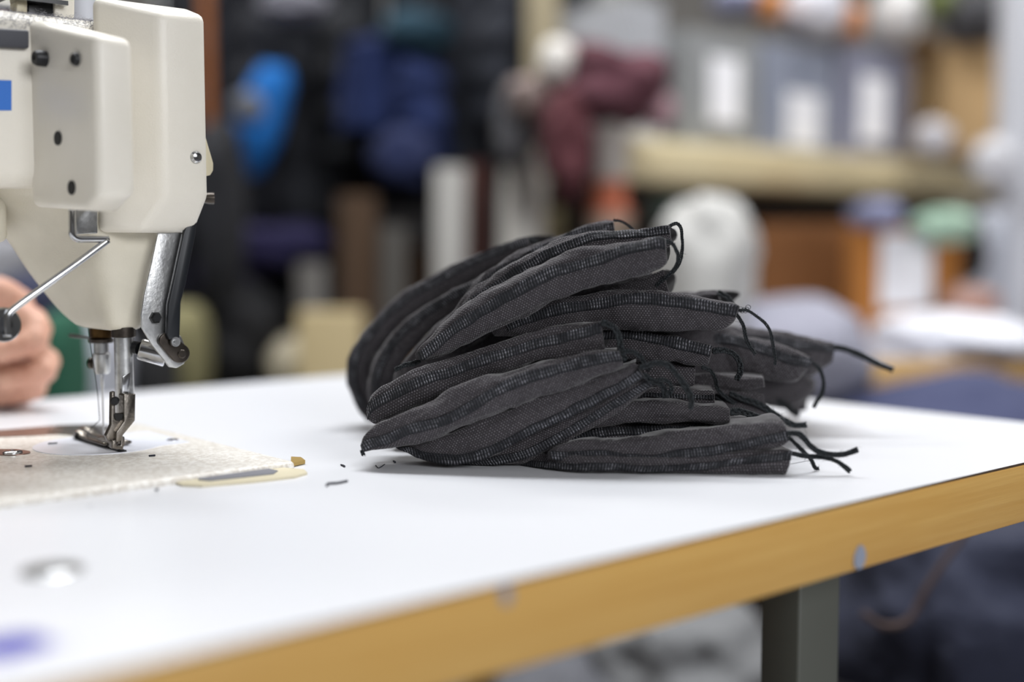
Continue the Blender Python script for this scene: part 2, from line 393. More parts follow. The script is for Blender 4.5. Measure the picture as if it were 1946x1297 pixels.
# resample levels smoothly
k = len(rings[0]); fine_r = []
cols = [spline([r[i] for r in rings], 40) for i in range(k)]
fine_r = [[cols[i][j] for i in range(k)] for j in range(40)]
nose = prism('nose', fine_r[0], fine_r[-1], M['cream_rough'], mach, extra=fine_r[1:-1])
for p in nose.data.polygons: p.use_smooth = True
nose['label'] = 'tapering cream casting above the needle'
# arm underside block seen beyond the nose
box('arm_underside', mp(-.19, .019, .885), (A, B, Z), (.145, .015, .024), M['cream_rough'], mach, .004)
# small cover
Ms = at(180, 66, .565); aM, bM, zM = fr(Ms)
Mt = Ms; Rt = pb(253, 76, bM); Rb = pb(252, 370, bM); Mb = pb(180, 376, bM); aR = fr(Rt)[0]
Lt = pb(57, 38, AB); Lb = pb(57, 394, AB); aL, bL, _ = fr(Lt); Lb = Vector((Lt.x, Lt.y, at(57, 394, Lt.y).z))
def vat(P, px_, py): return Vector((P.x, P.y, at(px_, py, P.y).z))
def cover(name, Mt, Mb, Rt, Rb, Lt, Lb, tm, pym, tr, bback, par, da=0):
    aR_ = fr(Rt)[0]; aL_, bL_, _ = fr(Lt); Mt = Vector(Mt); Mb = Vector((Mt.x, Mt.y, Mb.z)); Rb = Vector((Rt.x, Rt.y, Rb.z))
    m1 = Mt.lerp(Lt, tm); mz = vat(m1, 0, pym).z; bR = fr(Mt)[1] * (1 - tr) + bL_ * tr; zr = Rt.z + (Lt.z - Mt.z) * tr
    r1 = [Vector((m1.x, m1.y, mz)), mp(aR_, bR, mz), mp(aR_, bR, zr), m1]
    r2 = [Vector((Lt.x, Lt.y, Lb.z)), mp(aR_, bL_, Lb.z), mp(aR_, bL_, Lt.z), Lt]
    r3 = [mp(aL_ + da, bback, Lb.z), mp(aR_, bback, Lb.z), mp(aR_, bback, Lt.z), mp(aL_ + da, bback, Lt.z)]
    return prism(name, [Mb, Rb, Rt, Mt], r3, M['cream'], par, .0040, 4, extra=[r1, r2])
small = cover('small_cover', Mt, Mb, Rt, Rb, Lt, Lb, .2, 401, .3, AB + .006, mach)
FN = (Lt - Mt).cross(Z).normalized(); FN = FN if FN.y < 0 else -FN
def onface(px, py):
    r = ray(px, py); return CAM + r * ((Mt - CAM).dot(FN) / r.dot(FN))
SM = Vector(Mt)
small['label'] = 'small box cover with four holes'
def disc_a(px, py, r, m, name, out=.0006, deep=.002, par=None):
    c = onface(px, py); return lathe(name, c - FN * .001, FN, [(0, r), (.001 + out, r), (.001 + out, 0)], m, par or small, 24)
disc_a(111, 263, .0033, M['hole'], 'screw_hole_shade'); disc_a(137, 357, .0033, M['hole'], 'screw_hole_shade')  # raised black discs, the shade of open holes put into their colour
c = onface(147, 113); lathe('cover_screw', c - FN * .002, FN, [(0, .0031), (.0035, .0031), (.0045, .0024), (.0045, .0013), (.003, .001), (.003, 0)], M['black'], small, 24)
c = onface(86, 112); lathe('cover_screw', c - FN * .002, FN, [(0, .0038), (.006, .0038), (.0075, .003), (.0075, .0014), (.005, .001), (.005, 0)], M['black'], small, 24)
# big cover
bF = -.065
Mt = pb(303, 24, bF); Rt = pb(392, 29, bF); Mb = pb(303, 377, bF); Rb = pb(386, 373, bF)
Lt2 = pb(205, -2, -.0385); Lb2 = pb(186, 442, -.0385); Lt2 = Vector((Lb2.x, Lb2.y, Lt2.z))
big = cover('large_cover', Mt, Mb, Rt, Rb, Lt2, Lb2, .36, 442, .62, .005, mach, .024)
big['label'] = 'tall box cover with one screw'
sc_c = pb(372, 299, bF)
s_ = lathe('cover_screw', sc_c + B * .001, -B, [(0, .0031), (.0018, .0031), (.003, .0022), (.0034, .0008), (.0034, 0)], M['chrome'], big, 28)
tabp = plate_b('release_lever', [(386, 255), (391, 258), (406, 310), (406, 324), (401, 333), (387, 336)], bF + .008, .006, M['beige'], mach, .001)
lathe('knurled_knob', pb(388, 377, bF + .02), A - B * .4, [(0, .0025), (.003, .003), (.005, .003), (.005, 0)], M['dsteel'], mach, 16)
# top bits: bracket, post, chrome plate
plate_b('post', [(103, -30), (143, -30), (142, 42), (104, 42)], -.02, .012, M['cream'], mach, .001)
plate_b('sensor_block', [(53, 8), (103, 8), (103, 40), (53, 36)], -.018, .012, M['black'], mach, .0008)
plate_b('bracket', [(33, 2), (52, 4), (52, 34), (30, 30)], -.02, .01, M['beige'], mach, .0005)
cpz = pb(75, 4, -.02)
flat('top_plate', [pb(x, y, -.026) + B * k2 for x, y, k2 in ((20, 5, 0), (130, 11, 0), (130, 11, .03), (20, 5, .03))], cpz.z - .001, cpz.z + .0012, M['chrome'], mach)
# lint lying along the arm top
parts = []
for i in range(5200):
    a = R.uniform(-.13, .018); t = R.random()
    if t < .6:
        ph = math.radians(R.uniform(8, 90)); b = AB + .011 - .0113 * math.cos(ph); z = zt - .011 + .0113 * math.sin(ph)
    else:
        b = AB + .011 + abs(R.gauss(0, .012)); z = zt + .0003 + R.random() ** 3 * .003
    p = mp(a, b, z); L = R.uniform(.001, .0034); d1 = Vector((R.gauss(0, 1), R.gauss(0, 1), R.gauss(0, .4))).normalized(); d2 = Vector((R.gauss(0, 1), R.gauss(0, 1), R.gauss(0, .5))).normalized()
    parts.append(tube_data([p, p + d1 * L * .5, p + d1 * L * .5 + d2 * L * .5], .00007, 3))
v, f = merge(parts); o = mk('lint', v, f, M['lint']); tag(o, 'pale fluffy lint lying along the top of the machine arm', 'lint', kind='stuff')
# chrome presser lifter wire (flat bar)
W = [(137, 398, -.036), (137, 440, -.038), (148, 454, -.041), (207, 455, -.042)]
w1 = [pb(x, y, b) for x, y, b in ((137, 398, -.05), (137, 441, -.05), (140, 450, -.05), (148, 454.5, -.05), (165, 455, -.05), (206, 455, -.05))]
w2 = [pb(205, 457, -.0505), pb(150, 498, -.05), pb(80, 548, -.049), pb(22, 591, -.048), pb(15, 603, -.048), pb(15, 641, -.048)]
v1 = tube_data(spline(w1, 40), .0017, 12); v2 = tube_data(spline(w2, 60), .0017, 12)
v, f = merge([v1, v2]); wire = mk('thread_guide_wire', v, f, M['chrome'], mach)
wire['label'] = 'bent chrome wire across the head'
lathe('wire_disc', pb(8, 618, -.047) + B * .002, -B, [(-.003, .0080), (.001, .0083), (.0022, .0076), (.0022, .004), (.0012, .0035), (.0012, 0)], M['chrome'], mach, 40)
plate_b('guide_plate', [(144, 395), (186, 395), (186, 444), (146, 446)], -.042, .008, M['steel'], mach, .0006)
# lifter lever assembly on the back of the head
bp = -.047
lev_plate = plate_b('lifter_plate', [(301, 440), (347, 440), (333, 520), (320, 580), (317, 622), (345, 640), (358, 672), (350, 692), (336, 700), (322, 698), (288, 655), (270, 624), (268, 600), (274, 560), (288, 500)], bp, .0016, M['steel'], mach, .0005)
lev_plate['label'] = 'chromed steel bracket plate'
rod = plate_b('lifter_rod', [(365, 402), (376, 402), (372, 445), (353, 541), (344, 575), (342, 642), (337, 648), (322, 646), (318, 636), (320, 580), (333, 520), (349, 445)], bp - .0055, .003, M['blackrod'], mach, .0006)
rod['label'] = 'black flat lifter rod'
def stadium(p, q, r1, r2, n=14):
    d = math.atan2(q[1] - p[1], q[0] - p[0]); o = []
    for i in range(n + 1):
        t = d + math.pi / 2 + math.pi * i / n; o.append((p[0] + r1 * math.cos(t), p[1] + r1 * math.sin(t)))
    for i in range(n + 1):
        t = d - math.pi / 2 + math.pi * i / n; o.append((q[0] + r2 * math.cos(t), q[1] + r2 * math.sin(t)))
    return o
lk = plate_b('lifter_link', stadium((318, 648), (343, 672), 15, 18.5), bp - .0028, .0024, M['dsteel'], mach, .0006)
c = pb(345, 673, bp - .0028); lathe('pivot_pin', c + B * .001, -B, [(0, .0023), (.0016, .0023), (.002, .0019), (.002, 0)], M['dsteel'], mach, 24)
c = pb(333, 650, bp - .0055); lathe('pivot_pin', c + B * .001, -B, [(0, .0025), (.0018, .0025), (.0018, .0014), (.003, .0013), (.003, 0)], M['steel'], mach, 24)
c = pb(294, 604, bp); lathe('plate_screw', c + B * .001, -B, [(0, .0032), (.003, .0031), (.004, .0022), (.004, 0)], M['black'], mach, 6)
p0 = pb(252, 660, -.030); p1 = pb(265, 663, -.034); p2 = pb(316, 676, -.040)
lathe('cross_shaft', p0, (p1 - p0), [(0, .0032), (.001, .0033), ((p1 - p0).length, .0033)], M['black'], mach, 24)
ax = (p2 - p1); lathe('lifter_sleeve', p1, ax, [(0, .0050), (.0008, .0056), (ax.length * .98, .0060), (ax.length, .0054)], M['chrome'], mach, 32)
# needle bar
def vx(px, b, z): # axis point at height z through pixel column
    return None
nb_c = mp(0, 0, 0)
def zpx(py, p=nb_c): # height on a vertical through p for an image row
    d = p.y; return at(973, py, d).z
L_ = lambda prof: [(zpx(y) - zpx(prof[0][0]), r) for y, r in prof]
def vert(name, p, prof, m, seg=32):
    p = Vector((p.x, p.y, 0)); z0 = zpx(prof[0][0], p)
    return lathe(name, p + Z * z0, Z, [(zpx(y, p) - z0, r) for y, r in prof][::1], m, mach, seg)
vert('bushing', nb_c, [(642, .0055), (640, .0059), (622, .0059)], M['brass'])
vert('thread_guide_ring', nb_c, [(652, .0055), (651, .0064), (645, .0066), (642, .0050)], M['dsteel'])
vert('needle_bar', nb_c, [(674, .0037), (640, .0037)], M['steel'])
vert('needle_clamp', nb_c, [(711, .0034), (706, .0043), (673, .0045), (671, .0038)], M['steel'])
c = nb_c + Z * zpx(692) + B * .0035 ; lathe('clamp_screw', c, (B - A * .45), [(0, .0026), (.003, .0026), (.0032, .0032), (.0055, .0032), (.006, .0024), (.006, 0)], M['dsteel'], mach, 20)
vert('needle', nb_c, [(848, .0002), (825, .00045), (740, .00055), (733, .0010), (708, .0011)], M['chrome'], 14)
hk = [nb_c + Z * zpx(645) + B * t - A * .001 for t in (.005, .018, .032, .040)]
tube('thread_hook', hk, [.0006, .0007, .0011, .0009], M['dsteel'], mach)
# presser bar and foot
pc = mp(0, -.028, 0)
vert('bushing', pc, [(641, .0058), (640, .0061), (622, .0061)], M['dsteel'])
vert('presser_bar', pc, [(790, .0046), (786, .0048), (637, .0048)], M['steel'], 40)
ap = -.0055
plate_b('release_cam', [(233, 716), (249, 707), (247, 722), (244, 750), (233, 752)], -.033, .001, M['chrome'], mach, .0002)
foot = plate_b('presser_foot', [(212, 746), (219, 744), (220, 786), (235, 786), (237, 800), (224, 819), (222, 834), (206, 840), (201, 829), (211, 808)], -.0342, .003, M['nickel'], mach, .0005)
foot['label'] = 'worn nickel presser foot'
plate_b('foot_clamp', [(235, 751), (238, 748), (258, 749), (257, 800), (234, 828), (233, 838), (221, 842), (221, 822), (236, 801)], -.0362, .0085, M['nickel'], foot, .0007)
plate_b('foot_slot_shade', [(218, 787), (234, 787), (233, 795), (228, 801), (222, 800), (218, 794)], -.0349, .0006, M['hole'], foot)  # black plate laid on top as the shade in the slot
c = pb(220, 762, -.0342); lathe('clamp_screw', c + B * .001, (-B - A * .5), [(0, .0022), (.0028, .0022), (.0034, .0016), (.0034, 0)], M['black'], foot, 20)
# hinge block and sole in side profile (plane a)
plate_a('foot_block', [(183, 833), (187, 829), (207, 829), (213, 834), (213, 852), (206, 855), (182, 849)], ap - .001, .0025, M['nickel'], foot, .0006)
plate_a('foot_block', [(200, 836), (206, 833), (206, 846), (200, 850), (190, 848)], ap + .007, .0025, M['nickel'], foot, .0006)
sole = plate_b('foot_heel', [(214, 838), (222, 836), (223, 847), (230, 847), (230, 831), (237, 830), (238, 846), (235, 850), (234, 857), (213, 853)], -.036, .004, M['nickel'], foot, .0005)
for s, (tx, ty) in ((ap - .0005, (145, 829)), (ap + .0075, (155, 818))):
    base = Vector((fr(pa(186, 842, ap))[1], 0)); b0 = fr(pa(186, 845, ap))[1]; zb0 = BZ + .003
    tip = pa(tx, ty, s + .001); tb_, tz_ = fr(tip)[1], tip.z
    path = [mp(s + .0015, b0 - .014, BZ + .0022), mp(s + .0015, b0, BZ + .0022), mp(s + .0015, (b0 * .45 + tb_ * .55), BZ + .0026), mp(s + .0015, b0 * .15 + tb_ * .85, BZ + .0046), Vector((tip.x, tip.y, tz_))]
    pth = spline(path, 20); v = []; f = []
    for i, p in enumerate(pth):
        w = .0038 * (1 if i < 15 else math.sqrt(max(0.05, 1 - ((i - 14) / 6) ** 2))); h = .0013
        for k2 in range(10):
            t = 2 * math.pi * k2 / 10; v.append(p + A * math.cos(t) * w + Z * math.sin(t) * h)
    for i in range(19):
        for k2 in range(10): f.append((i * 10 + k2, i * 10 + (k2 + 1) % 10, (i + 1) * 10 + (k2 + 1) % 10, (i + 1) * 10 + k2))
    f.append(tuple(range(10))[::-1]); f.append(tuple(range(190, 200)))
    mk('toe', v, f, M['nickel'], foot)
# feed dog: toothed strip under the foot
b1 = fr(pa(146, 848, ap))[1]; v = []; f = []
nt = 26; bb = -.037
prof = []
for i in range(nt):
    t0 = bb + (b1 - bb) * i / nt; t1 = bb + (b1 - bb) * (i + .5) / nt
    prof += [(t0, BZ + .0002), (t1, BZ + .0013)]
prof += [(b1, BZ + .0002), (b1, BZ - .001), (bb, BZ - .001)]
prism('feed_dog', [mp(-.0072, b, z) for b, z in prof], [mp(-.0035, b, z) for b, z in prof], M['black'], mach)
# sewing thread
th = [pb(168, 622, 0), pb(175, 673, -.004), pb(181, 712, -.004), pb(186, 752, -.002), pb(189, 792, 0), pb(189, 800, 0), pb(181, 806, 0), pb(171, 818, .002), pb(166, 828, .004), pb(169, 838, .006)]
tube('needle_thread', spline(th, 60), .00022, M['thread'], mach, 6)
# ------------------------------------------------------------------ pouches
def pline(pts, n):
    return spline([Vector((x, y, 0)) for x, y in pts], n)
def chain(name, pts, d0, d1, wpx, parent, seed=0, land=False):
    rr_ = random.Random(seed); n = max(30, len(pts) * 12)
    P2 = pline(pts, n); P = []
    for i, p in enumerate(P2):
        d = d0 + (d1 - d0) * i / (n - 1); q_ = at(p.x, p.y, d)
        if q_.z < TZ + .0012: q_.z = TZ + .0012
        P.append(q_)
    Ln = sum((P[i + 1] - P[i]).length for i in range(n - 1)); m = max(40, int(Ln / .00035)); P = spline(P, m)
    wd = wpx / F * (d0 + d1) / 2 / 2; out = []
    offs = []
    for k2 in range(4):
        path = []
        for i, p in enumerate(P):
            s = Ln * i / (m - 1); t = (P[min(i + 1, m - 1)] - P[max(i - 1, 0)]).normalized()
            u_ = t.cross(Vector((0, -1, .2)))
            u_ = u_.normalized() if u_.length > .1 else Z
            w_ = t.cross(u_); ph = s / .0021 * 2 * math.pi / 2 + k2 * math.pi / 2
            tw = noise.noise(Vector((s * 140, seed * 3.1, 0))) * .35 + 1
            path.append(p + u_ * math.sin(ph) * wd * .72 * tw + w_ * math.sin(2 * ph + k2) * wd * .35)
        out.append(tube_data(path, wd * .27 + .00008, 5))
    for i in range(int(Ln / .0007)):
        p = P[rr_.randrange(m)]; d = Vector((rr_.gauss(0, 1), rr_.gauss(0, 1), rr_.gauss(0, 1))).normalized()
        out.append(tube_data([p, p + d * wd * 1.1, p + (d + Vector((rr_.gauss(0, .5), 0, rr_.gauss(0, .5)))) * wd * 1.5], .00006, 3))
    v, f = merge(out); return mk(name, v, f, M['tail'], parent)
def pouch(label, top, bot, depth, seam=None, W=.05, seed=0, tails=(), sw=20, cap=True, n=150, rise=0.0):
    """top/bottom outlines run from the closed end to the open end; depth = distances along them; seam = centre line of the overlock band"""
    T = pline(top, n); Bt = pline(bot, n); K = 44
    ds = [depth[0] + (depth[-1] - depth[0]) * i / (n - 1) for i in range(n)] if len(depth) == 2 else [spline([Vector((j, dd, 0)) for j, dd in enumerate(depth)], n)[i].y for i in range(n)]
    rings = []; cen = []; arc = [0]; fr_ = []
    for i in range(n):
        t = at(T[i].x, T[i].y, ds[i]); b = at(Bt[i].x, Bt[i].y, ds[i])
        if b.z < TZ + .0004: b.z = TZ + .0004
        if t.z < TZ + .0015: t.z = TZ + .0015
        c = (t + b) / 2; cen.append(c); fr_.append((t - b) / 2)
        if i: arc.append(arc[-1] + (cen[i] - cen[i - 1]).length)
    for i in range(n):
        tg = (cen[min(i + 2, n - 1)] - cen[max(i - 2, 0)]).normalized(); vv = fr_[i]; h = max(vv.length, .0008); vv = vv.normalized()
        bk = tg.cross(vv); bk = bk if bk.y > 0 else -bk; bk.z = 0 if abs(bk.z) < .3 else bk.z * .3
        bk = (bk - vv * bk.dot(vv) * .5).normalized()
        s = arc[i] / arc[-1]; env = math.sin(math.pi * min(1, max(.0, s * 1.1 + .02)) * .5) ** .6
        w = W * (.35 + .65 * env); ring = []
        for k2 in range(K):
            th_ = 2 * math.pi * k2 / K; cs = math.cos(th_); sn = math.sin(th_)
            vf = math.copysign(abs(sn) ** .8, sn)
            if cs < 0: off = bk * (cs * h * .62); vo = vv * (vf * h)
            else: off = bk * (w * cs); vo = vv * (vf * h * (1 - .35 * cs)) + Z * rise * cs * w
            p = cen[i] + off + vo
            nz = noise.noise(Vector((arc[i] * 70 + seed * 9, sn * 1.1, cs * 1.3 + seed))) * .0014 + noise.noise(Vector((arc[i] * 190 + seed * 5, sn * 3, cs * 3 + seed))) * .0006
            nz *= min(1, h / .006)
            dr = (vv * sn + (bk * cs)).normalized(); p += dr * nz
            if p.z < TZ + .0003: p.z = TZ + .0003
            ring.append(p)
        rings.append(ring)
    v = [p for r_ in rings for p in r_]; f = []; uv = []
    per = [0]
    mr = rings[n // 2]
    for k2 in range(K): per.append(per[-1] + (mr[(k2 + 1) % K] - mr[k2]).length)
    for i in range(n - 1):
        for k2 in range(K):
            f.append((i * K + k2, i * K + (k2 + 1) % K, (i + 1) * K + (k2 + 1) % K, (i + 1) * K + k2))
            uv.append([(arc[i], per[k2]), (arc[i], per[k2 + 1]), (arc[i + 1], per[k2 + 1]), (arc[i + 1], per[k2])])
    # closed tip
    f.append(tuple(range(K))[::-1]); uv.append([(0, 0)] * K)
    # open end: rolled lip then a dark hollow
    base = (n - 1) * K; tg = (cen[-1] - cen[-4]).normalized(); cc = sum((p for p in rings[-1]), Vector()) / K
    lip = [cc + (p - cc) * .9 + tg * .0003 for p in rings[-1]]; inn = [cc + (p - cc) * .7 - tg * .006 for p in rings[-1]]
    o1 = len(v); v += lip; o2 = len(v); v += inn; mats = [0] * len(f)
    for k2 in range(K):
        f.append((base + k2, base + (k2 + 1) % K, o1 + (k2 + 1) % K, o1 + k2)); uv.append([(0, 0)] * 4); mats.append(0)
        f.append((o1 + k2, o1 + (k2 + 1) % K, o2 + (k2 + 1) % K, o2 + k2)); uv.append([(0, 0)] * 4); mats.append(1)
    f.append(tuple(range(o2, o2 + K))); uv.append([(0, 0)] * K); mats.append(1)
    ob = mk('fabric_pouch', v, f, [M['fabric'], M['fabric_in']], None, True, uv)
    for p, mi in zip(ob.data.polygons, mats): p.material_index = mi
    bm = bmesh.new(); bm.from_mesh(ob.data); bmesh.ops.recalc_face_normals(bm, faces=bm.faces); bm.to_mesh(ob.data); bm.free()
    tag(ob, label, 'fabric pouch', 'charcoal fabric pouches heaped on the table')
    # overlock band laid on the front of the surface
    if seam:
        S = pline(seam, 400); ns = 220; sv = []; sf = []; suv = []; C_ = 8; cx = []
        xs = [p.x for p in S]
        i0 = 2; idx = []
        ctr2 = [(T[i] + Bt[i]) / 2 for i in range(n)]
        # for every station find the seam position between top and bottom outlines
        fl = []
        for i in range(n):
            a = T[i]; b = Bt[i]; ab = (b - a).to_2d(); L2 = max(ab.length_squared, 1e-6); best = None
            nrm = Vector((-ab.y, ab.x)) / math.sqrt(L2)
            for s_p in S:
                q_ = s_p.to_2d() - a.to_2d(); dist = abs(q_.dot(nrm)); fr2 = q_.dot(ab) / L2
                pen = 0 if -.3 < fr2 < 1.3 else 50
                if best is None or dist + pen < best[0]: best = (dist + pen, fr2, dist)
            fl.append((best[1], best[2]))
        first = None
        for i in range(n):
            frc, dist = fl[i]
            h = (T[i] - Bt[i]).length
            if dist > 6: continue
            frc += noise.noise(Vector((arc[i] * 90, seed * 2.3, 4))) * .035
            half = min(sw * .5 / max(h, 1), .46) * (1 + .16 * noise.noise(Vector((arc[i] * 110, seed, 9))))
            frc = min(max(frc, half + .01), .99 - half)
            row = []
            for c_ in range(C_ + 1):
                ff = frc + (c_ / C_ * 2 - 1) * half; y_ = 1 - 2 * ff; y_ = max(-.985, min(.985, y_))
                sn = math.copysign(abs(y_) ** (1 / .8), y_); th_ = math.pi - math.asin(sn); kf = th_ / (2 * math.pi) * K
                ka = int(kf) % K; kb = (ka + 1) % K; w_ = kf - int(kf); p = rings[i][ka].lerp(rings[i][kb], w_)
                nd = (p - cen[i]); nd = (nd + Vector((0, -.004, 0))).normalized()
                lift = (.0006 if 0 < c_ < C_ else -.0003) + (.0006 if c_ in (1, C_ - 1) else 0) + .00025 * noise.noise(Vector((arc[i] * 900, c_ * .9, seed)))
                row.append(p + nd * lift)
            cx.append((i, row))
        K2 = C_ + 1
        for j, (i, row) in enumerate(cx): sv += row
        for j in range(len(cx) - 1):
            if cx[j + 1][0] - cx[j][0] > 2: continue
            for c_ in range(C_):
                sf.append((j * K2 + c_, j * K2 + c_ + 1, (j + 1) * K2 + c_ + 1, (j + 1) * K2 + c_))
                suv.append([(arc[cx[j][0]], c_ / C_), (arc[cx[j][0]], (c_ + 1) / C_), (arc[cx[j + 1][0]], (c_ + 1) / C_), (arc[cx[j + 1][0]], c_ / C_)])
        if sf:
            so = mk('overlock_seam', sv, sf, M['seam'], ob, True, suv)
            so['label'] = 'black overlocked seam'
    for q_, (pts, d0, d1, w_) in enumerate(tails):
        t_ = chain('thread_tail', pts, d0, d1, w_, ob, seed * 7 + q_)
    return ob
#POUCHES
pouch('topmost pouch on the heap, broad and sharp, running to a point at lower left',
      [(789, 674), (803, 652), (823, 634), (862, 597), (887, 573), (936, 548), (985, 521), (1035, 499), (1088, 475), (1130, 469), (1190, 460), (1250, 451), (1264, 453)],
      [(792, 684), (813, 684), (840, 676), (862, 667), (911, 642), (961, 617), (1010, 598), (1050, 574), (1100, 556), (1150, 540), (1210, 526), (1250, 514), (1267, 500)],
      (.625, .605), [(800, 678), (813, 667), (850, 637), (887, 610), (936, 580), (985, 553), (1047, 520), (1090, 506), (1124, 496), (1150, 488), (1190, 474), (1255, 461), (1266, 459)], .045, 1,
      [([(1264, 458), (1276, 462), (1284, 474), (1289, 488), (1286, 504), (1274, 520), (1260, 532), (1246, 544)], .605, .62, 8),
       ([(798, 685), (784, 692), (770, 694), (760, 699), (751, 703)], .63, .63, 10)], 22)
pouch('second pouch from the top, its open end just above the topmost sharp one',
      [(808, 668), (832, 622), (857, 595), (887, 562), (911, 538), (961, 508), (1010, 481), (1050, 460), (1100, 444), (1140, 439), (1190, 437), (1230, 434), (1272, 428)],
      [(830, 680), (870, 660), (900, 620), (930, 600), (970, 575), (1010, 550), (1060, 525), (1100, 505), (1150, 495), (1200, 485), (1240, 478), (1262, 474), (1276, 465)],
      (.66, .632), [(830, 655), (850, 625), (880, 592), (911, 566), (961, 532), (1010, 503), (1060, 476), (1110, 456), (1160, 447), (1210, 443), (1272, 438)], .045, 2,
      [([(1272, 430), (1286, 425), (1294, 434), (1296, 452), (1297, 468), (1293, 494), (1288, 506), (1276, 520), (1262, 530)], .632, .64, 6.5)], 17)
pouch('third pouch from the top, showing only its upper rim and a short raised corner',
      [(860, 600), (884, 562), (905, 532), (924, 515), (961, 491), (1010, 467), (1060, 448), (1110, 430), (1150, 418), (1165, 419)],
      [(890, 640), (920, 590), (950, 560), (980, 535), (1010, 520), (1040, 505), (1080, 490), (1120, 475), (1150, 465), (1169, 455)],
      (.672, .668), [(880, 590), (905, 552), (930, 530), (965, 507), (1010, 482), (1060, 460), (1110, 441), (1166, 430)], .045, 3,
      [([(1166, 419), (1178, 420), (1190, 426), (1200, 434), (1212, 444)], .66, .66, 5)], 14)
pouch('outermost pouch at the far left, a tall blurred arch resting on the table',
      [(697, 800), (682, 779), (668, 749), (659, 718), (665, 671), (689, 630), (726, 590), (763, 558), (813, 528), (862, 504), (911, 481), (961, 462), (1000, 450)],
      [(712, 800), (712, 770), (708, 730), (706, 696), (720, 670), (742, 643), (768, 612), (813, 583), (850, 560), (907, 530), (936, 512), (975, 492), (1010, 470)],
      (.745, .74, .735, .72, .70), [(690, 770), (676, 740), (672, 705), (680, 670), (700, 640), (735, 600), (775, 566), (820, 540), (870, 512), (920, 489), (965, 470), (1004, 456)], .04, 4,
      [([(1004, 455), (1012, 457), (1020, 461)], .70, .70, 7)], 17)
pouch('blurred arched pouch lying just inside the outermost one at the left',
      [(722, 806), (706, 778), (700, 735), (706, 700), (718, 672), (742, 640), (768, 610), (813, 580), (850, 556), (885, 540), (915, 526), (940, 518)],
      [(760, 800), (750, 770), (748, 740), (752, 715), (765, 690), (785, 664), (810, 640), (840, 612), (870, 590), (900, 575), (930, 562), (955, 548)],
      (.715, .71, .70, .69), [(718, 760), (716, 725), (724, 695), (740, 665), (765, 634), (795, 606), (830, 582), (865, 560), (900, 545), (935, 533)], .045, 5, [], 18)
pouch('deep blurred pouch filling the middle of the left side under the topmost one',
      [(760, 800), (750, 770), (748, 740), (752, 713), (768, 686), (790, 660), (815, 634), (845, 606), (880, 580), (920, 560), (960, 550), (1000, 545)],
      [(830, 800), (815, 780), (808, 760), (812, 735), (830, 715), (850, 695), (880, 670), (910, 650), (950, 630), (990, 615), (1030, 605), (1060, 600)],
      (.69, .68, .67, .665), None, .05, 6)
pouch('upper front pouch, blunt open end at its right with a thick tail over it',
      [(698, 778), (702, 762), (712, 748), (729, 735), (765, 713), (807, 696), (862, 679), (918, 663), (973, 643), (1029, 627), (1084, 617), (1120, 610), (1142, 609)],
      [(702, 800), (712, 805), (725, 801), (745, 795), (779, 779), (820, 763), (862, 740), (900, 722), (973, 707), (1029, 685), (1075, 677), (1120, 670), (1149, 662)],
      (.625, .603), [(700, 785), (712, 768), (751, 747), (807, 722), (862, 704), (918, 684), (973, 668), (1029, 650), (1084, 638), (1146, 622)], .05, 7,
      [([(1144, 613), (1158, 618), (1170, 627), (1177, 643), (1179, 660), (1182, 676), (1190, 684)], .598, .598, 13)], 21)
pouch('lighter front pouch whose pointed tip hangs over the table at the lower left',
      [(686, 846), (689, 833), (697, 822), (712, 808), (743, 794), (779, 779), (820, 763), (862, 738), (890, 724), (918, 715), (973, 707), (1029, 688), (1098, 675), (1140, 666), (1176, 666)],
      [(690, 859), (698, 858), (709, 855), (751, 851), (780, 846), (807, 840), (835, 830), (862, 819), (918, 797), (973, 775), (1029, 755), (1098, 733), (1140, 716), (1166, 706), (1184, 694)],
      (.605, .595), [(690, 850), (705, 842), (737, 832), (779, 815), (834, 799), (890, 774), (945, 742), (1001, 718), (1056, 701), (1098, 691), (1140, 682), (1180, 676)], .05, 8,
      [([(1180, 672), (1192, 668), (1204, 670), (1216, 678), (1226, 694), (1234, 704)], .597, .60, 10),
       ([(688, 856), (689, 861), (691, 866)], .605, .605, 9)], 22)
pouch('front pouch under the lighter pointed one, its open end beside the knotted tails',
      [(752, 850), (775, 848), (800, 842), (840, 829), (880, 812), (918, 797), (973, 775), (1029, 752), (1070, 738), (1100, 728), (1150, 712), (1180, 700), (1206, 691)],
      [(758, 854), (775, 860), (793, 869), (834, 879), (890, 879), (945, 861), (1001, 831), (1056, 806), (1098, 784), (1130, 768), (1160, 752), (1195, 736), (1224, 716)],
      (.612, .595), [(765, 854), (779, 858), (820, 868), (876, 871), (931, 855), (1001, 826), (1056, 799), (1100, 777), (1160, 744), (1220, 712)], .05, 9,
      [([(1216, 700), (1232, 694), (1250, 690), (1268, 694), (1284, 710), (1298, 728), (1308, 744), (1314, 760), (1312, 778)], .59, .585, 12),
       ([(1222, 712), (1238, 724), (1252, 728), (1262, 740), (1264, 756)], .596, .60, 12)], 19)
pouch('lowest slanting front pouch, its stitched open end against the knotted tails',
      [(845, 880), (890, 879), (930, 868), (960, 852), (1001, 832), (1056, 806), (1098, 785), (1130, 769), (1160, 753), (1195, 736), (1226, 719)],
      [(850, 886), (890, 892), (945, 884), (1001, 880), (1035, 864), (1065, 848), (1100, 827), (1130, 812), (1160, 794), (1205, 760), (1248, 731)],
      (.617, .60), [(860, 884), (900, 884), (945, 874), (1001, 860), (1056, 833), (1100, 808), (1150, 778), (1200, 748), (1242, 724)], .05, 10,
      [([(1244, 726), (1256, 722), (1270, 726), (1276, 738), (1272, 752)], .60, .61, 9)], 18)
